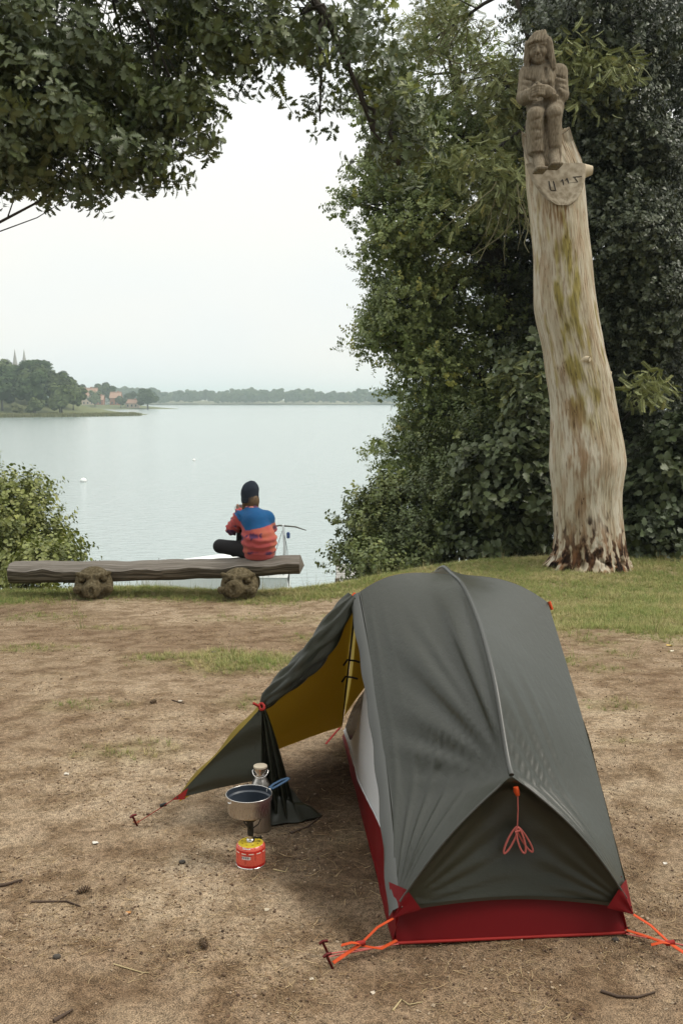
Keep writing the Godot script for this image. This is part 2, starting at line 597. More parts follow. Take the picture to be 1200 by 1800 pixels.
func fan(p: Vector3, from: Vector3, towards: Vector3, up: Vector3, waves: float, phase: float) -> float:
	var d := p - from
	var side := towards.cross(up).normalized()
	var w := sin(waves * atan2(d.dot(side), d.dot(towards)) + phase)
	return pow(0.5 + 0.5 * w, 3.0) * 1.6 - 0.5

func flipped(rows: Array) -> Array:
	var o := []
	for row in rows:
		var r: PackedVector3Array = row.duplicate()
		r.reverse()
		o.append(r)
	return o

func mapped(rows: Array, f: Callable) -> Array:
	var o := []
	for row in rows:
		var r := PackedVector3Array()
		for p in row: r.append(f.call(p))
		o.append(r)
	return o

func strip(points: Array, across: Vector3, width: float, lift := Vector3.ZERO) -> Shape:   # a flat tape along points
	var s := Shape.new()
	var rows := []
	for p in points:
		rows.append(PackedVector3Array([p + lift - across * width * 0.5, p + lift, p + lift + across * width * 0.5]))
	s.grid(rows)
	return s

func line_of(a: Vector3, b: Vector3, n: int, sag := 0.0) -> Array:
	var o := []
	for i in n + 1:
		var t := float(i) / n
		o.append(a.lerp(b, t) - Vector3(0, sag * sin(PI * t), 0))
	return o

func webbing(points: Array, width: float, m: Material, parent: Node, called := "strap") -> MeshInstance3D:
	var s := Shape.new()
	s.tube(points, width * 0.5, 8, true, 0.3)
	return part(called, s, m, parent)

func build_tent() -> void:
	var t := thing("tent", "grey green one person tent with red base and open awning", "tent", Vector3(0.467, 0.0, -4.005), deg_to_rad(4.75))
	var cr := FastNoiseLite.new()       # fine crinkles of thin coated nylon
	cr.seed = 61; cr.frequency = 0.013; cr.fractal_type = FastNoiseLite.FRACTAL_RIDGED; cr.fractal_octaves = 4; cr.domain_warp_enabled = true; cr.domain_warp_amplitude = 40.0
	var crim := cr.get_seamless_image(512, 512)
	crim.bump_map_to_normal_map(5.0)
	var weave := ImageTexture.create_from_image(crim)
	var fly := mat(lin(0.019, 0.021, 0.012), 0.38, {"spec": 0.53, "normal": weave, "nscale": 0.22, "scale": Vector3(1.3, 2.2, 1), "back": lin(0.012, 0.011, 0.006)})
	var thin := mat(lin(0.019, 0.021, 0.012), 0.38, {"spec": 0.53, "back": lin(0.4, 0.3, 0.08)})
	var dark := fly
	var tape := mat(lin(0.022, 0.023, 0.016), 0.4, {"spec": 0.65})
	var mustard := mat(lin(0.30, 0.19, 0.016), 0.75, {"back": lin(0.4, 0.27, 0.03), "spec": 0.25})
	var red := mat(lin(0.14, 0.004, 0.006), 0.5, {"back": lin(0.09, 0.003, 0.003), "spec": 0.3})
	var white := mat(lin(0.6, 0.61, 0.62), 0.85, {"back": lin(0.2, 0.2, 0.2)})
	var orange := mat(lin(0.5, 0.058, 0.008), 0.7)
	var crimson := mat(lin(0.28, 0.014, 0.010), 0.7)
	var pink := mat(lin(0.5, 0.13, 0.11), 0.85)
	var black := mat(lin(0.012, 0.012, 0.012), 0.6)
	var net := mat(Color(0.03, 0.027, 0.025, 0.88), 0.95)
	net.transparency = BaseMaterial3D.TRANSPARENCY_ALPHA
	var wob := func(p: Vector3, f: float) -> float: return noise_a.get_noise_3d(p.x * f, p.y * f, p.z * f)

	# near left panel of the fly: between the ridge pole and the door edge
	var left := []
	var n := 72
	for r in n + 1:
		var a := float(r) / n
		var top := top_line(a, CORNER_L)
		var edge := TIP_L.lerp(CORNER_L, a) + Vector3(0.014 * sin(PI * a), -0.01 * sin(PI * a), 0)
		var row := PackedVector3Array()
		var bulge := 0.048 * pow(1.0 - a, 2.0) - 0.012 * sin(PI * a)
		for c in 61:
			var b := c / 60.0
			var p := edge.lerp(top, b)
			row.append(p + Vector3(-0.3, 1, 0.1) * bulge * sin(PI * b) * (1.0 + 0.5 * (0.5 - b)))
		left.append(row)
	var left_folds := func(p: Vector3, a: float, b: float) -> float:
		var d := p.distance_to(HUB)
		var to := (TIP_L - HUB).normalized()
		var up := Vector3(-0.4, 0.9, 0.2)
		var k := fan(p, HUB, to, up, 23.0, 0.6) + 0.5 * fan(p, HUB, to, up, 43.0, 2.0)
		var ang := (p - HUB).normalized().dot(to)
		var w := smoothstep(0.0, 0.25, d) * (1.0 - smoothstep(0.45, 1.05, d)) * smoothstep(0.0, 0.5, b) * smoothstep(1.0, 0.93, b) * smoothstep(0.62, 0.98, ang)
		var d2 := p.distance_to(CORNER_L)
		var k2 := fan(p, CORNER_L, (TIP_L + Vector3(0.2, 0, 0) - CORNER_L).normalized(), Vector3(-0.5, 0.8, 0.3), 38.0, 1.0)
		var w2 := smoothstep(0.05, 0.2, d2) * (1.0 - smoothstep(0.3, 0.8, d2)) * smoothstep(0.02, 0.15, b) * smoothstep(0.8, 0.4, b)
		var e := pow(0.5 + 0.5 * sin(b * 50.0 + 3.0 * wob.call(p, 40.0)), 3.0) * exp(-b * 7.0) * smoothstep(0.0, 0.05, b) * smoothstep(0.03, 0.2, a)
		return 0.011 * k * w + 0.005 * k2 * w2 + 0.007 * e + 0.010 * wob.call(p, 60.0) * sin(PI * b) * smoothstep(0, 0.1, a) * smoothstep(1.0, 0.9, a)
	var s := Shape.new()
	s.grid(displaced(left, left_folds))
	tag(part("fly_panel", s, fly, t), "grey green fly panel beside the open door", "")
	# near right panel: ridge pole to the shoulder line
	var right := []
	for r in n + 1:
		var a := float(r) / n
		var top := top_line(a, CORNER_R)
		var edge := TIP_R.lerp(CORNER_R, a) + Vector3(0.012 * sin(PI * a), 0.0, 0)
		var row := PackedVector3Array()
		var bulge := 0.036 * pow(1.0 - a, 2.0) - 0.014 * sin(PI * a)
		for c in 61:
			var b := c / 60.0
			row.append(edge.lerp(top, b) + Vector3(0.3, 1, 0.1) * bulge * sin(PI * b) * (1.0 + 0.5 * (0.5 - b)))
		right.append(row)
	var right_folds := func(p: Vector3, a: float, b: float) -> float:
		var up := Vector3(0.5, 0.8, 0.3)
		var to := (ridge(0.35) - CORNER_R).normalized()
		var k := fan(p, CORNER_R, to, up, 44.0, 0.3) + 0.5 * fan(p, CORNER_R, to, up, 83.0, 1.0)
		var d := p.distance_to(CORNER_R)
		var w := smoothstep(0.1, 0.35, d) * (1.0 - smoothstep(0.5, 0.95, d)) * smoothstep(1.0, 0.93, b) * smoothstep(0.25, 0.75, b)
		return 0.007 * k * w + 0.009 * wob.call(p, 60.0) * sin(PI * b) * smoothstep(0, 0.1, a) * smoothstep(1.0, 0.9, a)
	s = Shape.new()
	s.grid(flipped(displaced(right, right_folds)))
	tag(part("fly_panel", s, fly, t), "grey green fly panel away from the door", "")
	# lower right side, from the shoulder line to the hem
	var low := []
	for r in 31:
		var a := r / 30.0
		var top := TIP_R.lerp(CORNER_R, a) + Vector3(0.012 * sin(PI * a), 0.0, 0)
		var hem := Vector3(0.47, 0.05, -0.1).lerp(CORNER_R + Vector3(0, -0.02, 0), a)
		var row := PackedVector3Array()
		for c in 13: row.append(top.lerp(hem, c / 12.0) + Vector3(0.012, 0, 0) * wob.call(top.lerp(hem, c / 12.0), 200.0))
		low.append(row)
	s = Shape.new(); s.grid(flipped(low)); part("fly_side", s, fly, t)
	# the far half
	s = Shape.new(); s.grid(flipped(mapped(displaced(left, left_folds), far_side))); part("fly_panel", s, thin, t)
	s = Shape.new(); s.grid(mapped(displaced(right, right_folds), far_side)); part("fly_panel", s, fly, t)
	s = Shape.new(); s.grid(mapped(low, far_side)); part("fly_side", s, fly, t)
	# the coloured inner face of the far left panel, seen through the door
	var lining := mapped(left, func(p: Vector3) -> Vector3: return far_side(p) + Vector3(0.012, -0.012, 0.0))
	s = Shape.new(); s.grid(lining); tag(part("fly_lining", s, mustard, t), "mustard yellow inner face of the fly", "")

	# end panel, slack between the two legs
	var end := []
	for r in 41:
		var a := r / 40.0
		var l := seam(lerpf(0.0, 1.0, a), CORNER_L); var rr := seam(lerpf(0.0, 1.0, a), CORNER_R)
		var row := PackedVector3Array()
		for c in 61:
			var b := c / 60.0
			var p := l.lerp(rr, b)
			p.y += 0.024 * sin(PI * b) * a * a
			p.z -= 0.085 * pow(sin(PI * b), 0.8) * sin(PI * (0.12 + 0.76 * a)) * smoothstep(0.0, 0.2, a)
			var d := Vector2(p.x + 0.386, p.y - 0.12)
			var e := Vector2(p.x - 0.382, p.y - 0.1)
			p.z += (0.007 * sin(atan2(d.y, d.x) * 34.0) * exp(-d.length() * 4.0) + 0.006 * sin(atan2(e.y, -e.x) * 30.0) * exp(-e.length() * 5.0)) * smoothstep(0.0, 0.12, b) * smoothstep(1.0, 0.88, b) * smoothstep(0.0, 0.06, d.length())
			p.z += 0.006 * wob.call(p, 130.0) * sin(PI * b)
			row.append(p)
		end.append(row)
	s = Shape.new(); s.grid(flipped(end)); tag(part("end_panel", s, dark, t), "dark olive end panel of the fly", "")
	var hem_pts := []
	for p in end[40]: hem_pts.append(p)
	part("hem_tape", strip(hem_pts, Vector3(0, 1, 0.15), 0.012, Vector3(0, 0, 0.004)), tape, t)
	for corner in [CORNER_L, CORNER_R]:
		var pts := []
		for i in 25: pts.append(seam(lerpf(0.08, 0.94, i / 24.0), corner) + Vector3(0, 0.003, 0.004))
		s = Shape.new(); s.tube(pts, 0.0045, 6); part("seam_tape", s, tape, t)
	# pole sleeve along the ridge
	var pts := []
	for i in 41: pts.append(ridge(i / 40.0) + Vector3(0, 0.002, 0))
	s = Shape.new(); s.tube(pts, 0.009, 8); part("pole_sleeve", s, tape, t)
	s = Shape.new(); s.tube(pts.map(far_side), 0.009, 8); part("pole_sleeve", s, tape, t)
	# door edge with its storm flap
	pts = []
	for i in 41:
		var a := i / 40.0
		pts.append(TIP_L.lerp(CORNER_L, a) + Vector3(0.02 * sin(PI * a) - 0.003, -0.012 * sin(PI * a) + 0.004, 0.006))
	var flap_rows := []
	for i in pts.size():
		var a := i / 40.0
		var wv := 0.003 * sin(a * 40.0)
		flap_rows.append(PackedVector3Array([pts[i] + Vector3(-0.016 + wv, -0.02, 0.0), pts[i] + Vector3(-0.002, 0.004, 0.004), pts[i] + Vector3(0.02, 0.014, 0.004)]))
	s = Shape.new(); s.grid(flap_rows); part("storm_flap", s, tape, t)
	s = Shape.new(); s.tube(pts.map(func(p): return p + Vector3(0.026, 0.012, 0.004)), 0.0025, 5); part("piping", s, tape, t)

	# inner tent: red bathtub, white wall, dark netting
	var zones := [[], [], []]
	for i in 61:
		var z := lerpf(-0.97, 0.97, i / 60.0)
		var full := z
		var ft := clampf((z + 0.1) / 1.03, 0.0, 1.0) if z > -0.1 else clampf((-0.1 - z) / 0.824, 0.0, 1.0)
		var tp := ridge(ft)
		var hr := tp.y - 0.05
		if ft >= 1.0: hr = 0.47
		var w := maxf(0.0, 1.0 - absf(z + 0.1) / 0.75)
		var p0 := Vector3(-0.383, 0.0, z)
		var p3 := Vector3(-0.02, hr, z)
		var p1 := Vector3(-0.384 + 0.05 * (1.0 - w), 0.3, z)
		var p2 := p0.lerp(p3, 0.66).lerp(Vector3(-0.43, 0.93, z), w)
		var s1 := clampf((0.125 + 0.085 * z) / 0.95, 0.05, 0.5)
		var s2 := clampf(s1 + 0.33 * smoothstep(-0.75, -0.15, z) + 0.02, 0.0, 0.75)
		var lim := [0.0, s1, s2, 1.0]
		var back := Vector3(0, 0, minf(0.0, 0.78 - full))
		for q in 3:
			var row := PackedVector3Array()
			for c in 13:
				var b := lerpf(lim[q], lim[q + 1], c / 12.0)
				var p := p0.bezier_interpolate(p1, p2, p3, b)
				row.append(p + Vector3(0.01, 0, 0) * wob.call(p, 160.0) + (back * smoothstep(0.1, 0.3, p.y)))
			zones[q].append(row)
	var called := ["bathtub_wall", "inner_wall", "inner_netting"]
	var mats := [red, white, net]
	var notes := ["red waterproof base wall of the inner tent", "white inner tent wall seen through the door", "black netting of the inner tent"]
	for q in 3:
		s = Shape.new(); s.grid(zones[q]); tag(part(called[q], s, mats[q], t), notes[q], "")
		s = Shape.new(); s.grid(flipped(mapped(zones[q], func(p: Vector3) -> Vector3: return Vector3(-p.x, p.y, p.z)))); part(called[q], s, mats[q], t)
	pts = []
	for row in zones[0]: pts.append(row[12] + Vector3(-0.003, 0.0, 0.0))
	s = Shape.new(); s.tube(pts, 0.003, 5); part("seam_tape", s, white, t)
	s = Shape.new(); s.box(Vector3(0, 0.012, 0), Vector3(0.77, 0.008, 1.94)); part("floor_sheet", s, red, t)
	# foot end of the bathtub
	var tub := []
	for r in 13:
		var a := r / 12.0
		var row := PackedVector3Array()
		for c in 49:
			var b := c / 48.0
			var p := Vector3(lerpf(-0.375, 0.375, b), lerpf(0.004, 0.17, a), 0.975 - 0.05 * a + 0.012 * sin(PI * b))
			p.z += 0.006 * wob.call(p, 160.0) + 0.004 * sin(b * 60.0 + a * 5.0) * exp(-minf(b, 1.0 - b) * 12.0)
			row.append(p)
		tub.append(row)
	s = Shape.new(); s.grid(tub); tag(part("bathtub_wall", s, red, t), "red waterproof base wall at the foot end", "")
	s = Shape.new(); s.tube(line_of(Vector3(-0.38, 0.006, 0.985), Vector3(0.38, 0.006, 0.985), 12), 0.005, 6); part("hem_tape", s, crimson, t)

	# red corner patches, straps and buckles
	for side in [-1.0, 1.0]:
		var corner := CORNER_L if side < 0 else CORNER_R
		var up := seam(0.86, corner) + Vector3(side * 0.004, 0.003, 0.006)
		var inn := corner + Vector3(-side * 0.085, 0.008, 0.012)
		var out := TIP_L.lerp(CORNER_L, 0.93) if side < 0 else TIP_R.lerp(CORNER_R, 0.93)
		out += Vector3(side * 0.006, 0.006, 0.006)
		var tipc := corner + Vector3(side * 0.004, -0.018, 0.012)
		s = Shape.new()
		var rows := []
		for i in 9:
			var a := i / 8.0
			var row := PackedVector3Array()
			for c in 9:
				var b := c / 8.0
				var e := inn.lerp(up, clampf(b * 2.0, 0, 1)) if b < 0.5 else up.lerp(out, b * 2.0 - 1.0)
				var p := e.lerp(tipc, a)
				p.z += 0.004 * sin(b * 16.0) * sin(PI * a)
				row.append(p)
			rows.append(row)
		s.grid(rows); part("corner_patch", s, red, t)
		var peg := Vector3(-0.585, 0.012, 1.09) if side < 0 else Vector3(0.535, 0.012, 1.2)
		var ring := corner.lerp(peg, 0.55) + Vector3(0, -0.015, 0)
		var st := webbing([tipc, corner.lerp(ring, 0.5), ring], 0.013, orange, t)
		webbing([ring, ring.lerp(peg, 0.5), peg], 0.017, orange, t)
		webbing([Vector3(side * 0.375, 0.015, 0.985), Vector3(side * 0.43, 0.01, 1.02), ring + Vector3(0, -0.006, 0)], 0.015, orange, t)
		webbing([ring, ring + Vector3(-0.03, 0.012, 0.012), ring + Vector3(-0.06, -0.002, 0.0)], 0.014, orange, t)
		s = Shape.new(); s.tube([ring + Vector3(-0.014, 0, 0), ring + Vector3(0.014, 0.003, 0)], 0.008, 6); part("buckle", s, crimson, st)
		s = Shape.new()
		s.tube(line_of(Vector3(side * 0.37, 0.008, 0.995), peg + Vector3(-0.02 if side < 0 else 0.12, 0.0, -0.05), 8), 0.0024, 5)
		s.tube(line_of(Vector3(side * 0.4, 0.008, 1.0), peg + Vector3(-0.01 if side < 0 else 0.12, 0.0, -0.035), 8), 0.0024, 5)
		part("cord", s, pink, t)
	# orange tab and coiled guy line on the end panel
	var tab := HUB + Vector3(0.016, -0.05, 0.006)
	s = Shape.new(); s.tube([tab + Vector3(-0.003, 0.014, 0), tab, tab + Vector3(0.004, -0.014, 0.004)], [0.008, 0.010, 0.006], 8); part("orange_tab", s, orange, t)
	s = Shape.new()
	var hang := tab + Vector3(0.003, -0.012, 0.004)
	s.tube([hang, hang + Vector3(0.002, -0.05, 0), hang + Vector3(0.0, -0.105, 0.002)], 0.0022, 5)
	for q in [[-0.02, 0.0], [0.012, 0.004], [0.026, -0.003]]:
		var loop := []
		for i in 25:
			var a := TAU * i / 24.0
			loop.append(hang + Vector3(q[0] * (1 - cos(a)) + 0.011 * sin(a), -0.105 - 0.044 * (1 - cos(a)), 0.002 + q[1]))
		s.tube(loop, 0.0034, 6)
	s.tube([hang + Vector3(-0.008, -0.12, 0.006), hang + Vector3(0.01, -0.115, 0.007)], 0.004, 6)
	part("guy_line", s, pink, t)
	s = Shape.new(); s.tube([TIP_L + Vector3(-0.01, 0.0, 0.01), TIP_L + Vector3(0.004, 0.012, 0.0)], 0.006, 6); part("pole_clip", s, orange, t)
	s = Shape.new(); s.tube([TIP_R + Vector3(0.006, 0.004, 0.0), TIP_R + Vector3(0.016, -0.03, 0.01)], 0.007, 6); part("pole_clip", s, orange, t)

	# awning: far half stretched out, near half rolled up and tied
	var awn := []; var awn_in := []
	for r in 37:
		var a := r / 36.0
		var e0 := TIP_L.lerp(AWN_OUT, a); var e1 := TIP_L.lerp(AWN_FAR, a)
		var row := PackedVector3Array(); var rin := PackedVector3Array()
		for c in 37:
			var b := c / 36.0
			var p := e0.lerp(e1, b)
			p += Vector3(-0.25, 0.3, -0.5).normalized() * (0.008 * sin(a * 30.0 + b * 4.0) * exp(-b * 5.0) * a + 0.012 * wob.call(p, 100.0) - 0.02 * sin(PI * b) * a)
			if a > 0.8: p.y += 0.05 * sin(PI * b) * (a - 0.8) / 0.2
			row.append(p); rin.append(p + Vector3(0.006, -0.014 * (1.0 - b) - 0.003, 0.008))
		awn.append(row); awn_in.append(rin)
	s = Shape.new(); s.grid(awn); var aw := part("awning_panel", s, thin, t)
	s = Shape.new(); s.grid(flipped(awn_in)); tag(part("awning_lining", s, mustard, aw), "mustard yellow inner face of the awning", "")
	s = Shape.new(); s.tube(line_of(TIP_L + Vector3(0.006, -0.02, 0.012), AWN_FAR + Vector3(0.006, 0.01, 0.014), 12, 0.01), 0.0045, 6); part("zip", s, black, t)
	for f in [0.42, 0.55]:
		var zp := TIP_L.lerp(AWN_FAR, f) + Vector3(0.008, -0.01, 0.018)
		s = Shape.new(); s.tube([zp + Vector3(-0.03, -0.022, 0.01), zp + Vector3(-0.012, 0.004, 0.01), zp + Vector3(0.02, 0.0, 0.012), zp + Vector3(0.045, -0.008, 0.01)], 0.005, 5); part("door_tie", s, black, t)
	# rolled door along the awning edge
	var roll := []
	for r in 61:
		var a := r / 60.0
		var c0 := TIP_L.lerp(TOGGLE, a) + Vector3(0.008, -0.022, 0.02) * sin(PI * clampf(a, 0.08, 0.92))
		var rad := 0.012 + 0.03 * pow(sin(PI * clampf(a * 0.85 + 0.1, 0.0, 1.0)), 0.8)
		if a > 0.94: rad *= 1.0 - (a - 0.94) * 6.0
		var ax := (TOGGLE - TIP_L).normalized()
		var sx := ax.cross(Vector3(0, 0, 1)).normalized(); var sy := ax.cross(sx)
		var row := PackedVector3Array()
		for k in 33:
			var an := TAU * (k % 32) / 32.0
			var q := rad * (1.0 + 0.22 * sin(an * 3.0 + a * 9.0) + 0.12 * sin(an * 7.0 - a * 17.0 + 2.0 * wob.call(c0, 200.0)))
			row.append(c0 + sx * cos(an) * q * 1.15 + sy * sin(an) * q * 0.8)
		roll.append(row)
	s = Shape.new(); s.grid(roll, true); tag(part("rolled_door", s, dark, t), "dark door panel rolled up along the awning edge", "")
	# loose part of the door under the tie: a triangle to the outer corner and a gathered fall of cloth
	var tri := []
	var low_pt := Vector3(-0.835, 0.165, 0.03)
	for r in 31:
		var a := r / 30.0
		var e0 := TOGGLE.lerp(AWN_OUT, a); var e1 := Vector3(-0.80, 0.2, 0.035).lerp(AWN_OUT, a)
		var row := PackedVector3Array()
		for c in 21:
			var b := c / 20.0
			var p := e0.lerp(e1, b)
			p.z += 0.02 + 0.010 * sin(b * 8.0 + a * 5.0) * (1.0 - a) + 0.008 * wob.call(p, 170.0)
			row.append(p)
		tri.append(row)
	s = Shape.new(); s.grid(flipped(tri)); tag(part("loose_door", s, dark, t), "dark loose corner of the door under the tie", "")
	var fall := []
	for r in 41:
		var a := r / 40.0
		var row := PackedVector3Array()
		var wd := lerpf(0.02, 0.185, pow(a, 0.75))
		var mid := TOGGLE.lerp(Vector3(-0.775, 0.03, 0.0), a) + Vector3(0.03 * a, 0.0, 0.02)
		for c in 61:
			var b := c / 60.0
			row.append(mid + Vector3((b - 0.5) * wd, (-0.015 * sin(b * 9.0) * a), (0.004 + 0.022 * a) * sin(b * 25.0 + a * 1.2) + 0.012 * a * sin(b * 11.0 + 1.0)))
		fall.append(row)
	s = Shape.new(); s.grid(fall); tag(part("gathered_door", s, dark, t), "gathered folds of dark door cloth hanging from the tie", "")
	var heap := []
	for r in 25:
		var a := r / 24.0
		var row := PackedVector3Array()
		for c in 49:
			var an := TAU * (c % 48) / 48.0
			var rr := a * (1.0 + 0.12 * sin(an * 3.0 + 1.0) + 0.08 * sin(an * 7.0))
			var p := Vector3(-0.70 + cos(an) * rr * 0.125, 0, -0.03 + sin(an) * rr * 0.095)
			p.y = 0.006 + 0.11 * (1.0 - pow(a, 1.6)) * (1.0 - 0.45 * clampf((p.x + 0.7) * 5.0, 0.0, 1.0)) + 0.02 * sin(a * 9.0 + an * 2.0) * (1.0 - a) + 0.02 * wob.call(p, 300.0) * (1.0 - a)
			row.append(p)
		heap.append(row)
	s = Shape.new(); s.grid(heap, true); tag(part("door_heap", s, dark, t), "end of the dark door cloth heaped on the soil", "")
	pts = []
	for p in heap[24]: pts.append(p + Vector3(0, 0.004, 0))
	s = Shape.new(); s.tube(pts, 0.003, 5); part("hem_tape", s, dark, t)
	# red tie, outer corner and guy to the peg
	s = Shape.new()
	var loop2 := []
	for i in 17:
		var a := TAU * i / 16.0
		loop2.append(TOGGLE + Vector3(0.010 * cos(a), 0.010 * sin(a) + 0.002, 0.022 + 0.012 * cos(a + 1.0)))
	s.tube(loop2, 0.006, 6)
	s.tube([TOGGLE + Vector3(-0.01, 0.006, 0.03), TOGGLE + Vector3(-0.035, 0.022, 0.035)], 0.006, 6)
	part("door_toggle", s, crimson, t)
	var peg := Vector3(-1.30, 0.012, 0.006)
	s = Shape.new()
	var o1 := AWN_OUT
	s.grid([PackedVector3Array([o1 + Vector3(0.05, 0.045, 0.03), o1 + Vector3(0.035, 0.0, 0.034)]), PackedVector3Array([o1 + Vector3(-0.012, -0.004, 0.012), o1 + Vector3(-0.012, -0.008, 0.014)])])
	part("corner_patch", s, crimson, t)
	webbing([o1 + Vector3(-0.005, -0.004, 0.012), o1.lerp(peg, 0.4) + Vector3(0, -0.004, 0.0), peg], 0.011, crimson, t)
	s = Shape.new(); s.tube([o1.lerp(peg, 0.34) + Vector3(-0.012, 0, 0.004), o1.lerp(peg, 0.34) + Vector3(0.014, 0.006, 0.004)], 0.007, 6); part("buckle", s, black, t)
	webbing([AWN_FAR + Vector3(0, -0.01, 0), Vector3(-0.43, 0.04, -0.92), Vector3(-0.475, 0.008, -0.87)], 0.014, crimson, t)

	# pegs: pushed into the soil
	var base: Node3D
	var peg_label := ["dark red tent peg holding the orange webbing strap", "dark red tent peg holding the pink cord", "dark red tent peg at the red awning strap"]
	var places := [Vector3(-0.594, 0, 1.092), Vector3(-0.6, 0, 1.02), Vector3(-1.31, 0, 0.006)]
	for i in 3:
		var g := thing("tent_peg", peg_label[i], "tent peg", t.transform * places[i], [0.5, 0.3, 0.7][i])
		s = Shape.new()
		s.tube([Vector3(0.05, -0.1, 0), Vector3(0.0, 0.012, 0), Vector3(-0.012, 0.04, 0)], [0.002, 0.0045, 0.0045], 6)
		part("shaft", s, mat(lin(0.09, 0.012, 0.012), 0.4, {"metal": 0.6}), g)
		s = Shape.new(); s.tube([Vector3(-0.024, 0.038, 0), Vector3(-0.012, 0.045, 0), Vector3(0.004, 0.043, 0)], 0.005, 6)
		part("hook", s, mat(lin(0.09, 0.012, 0.012), 0.4, {"metal": 0.6}), g)
	if base: pass

# ---------------------------------------------------------------- cooking things
func print_can() -> ImageTexture:
	var im := Image.create(512, 256, false, Image.FORMAT_RGB8)
	im.fill(Color(0.86, 0.33, 0.26))
	for x in 512:
		for y in range(0, 256, 1):
			var k := noise_a.get_noise_2d(x * 9.0, y * 9.0)
			if y > 60 and y < 215 and k > 0.12: im.set_pixel(x, y, Color(0.90, 0.45, 0.37))
	im.fill_rect(Rect2i(0, 216, 512, 40), Color(0.72, 0.07, 0.05))
	im.fill_rect(Rect2i(0, 0, 512, 26), Color(0.84, 0.2, 0.13))
	for x in range(0, 512, 44):       # pale flashes under the shoulder
		im.fill_rect(Rect2i(x, 20, 28, 16), Color(0.93, 0.9, 0.86))
	for x in range(10, 512, 56): im.fill_rect(Rect2i(x, 40, 3, 150 if (x / 56) % 2 else 90), Color(0.55, 0.09, 0.07))
	for q in [150, 406]:
		im.fill_rect(Rect2i(q, 66, 52, 50), Color(0.92, 0.91, 0.9))
		for i in 12: im.fill_rect(Rect2i(q + 5 + i * 4, 71, 1 + (i * 7) % 3, 34), Color(0.2, 0.2, 0.22))
		im.fill_rect(Rect2i(q - 6, 46, 44, 14), Color(0.72, 0.06, 0.05))
	return ImageTexture.create_from_image(im)

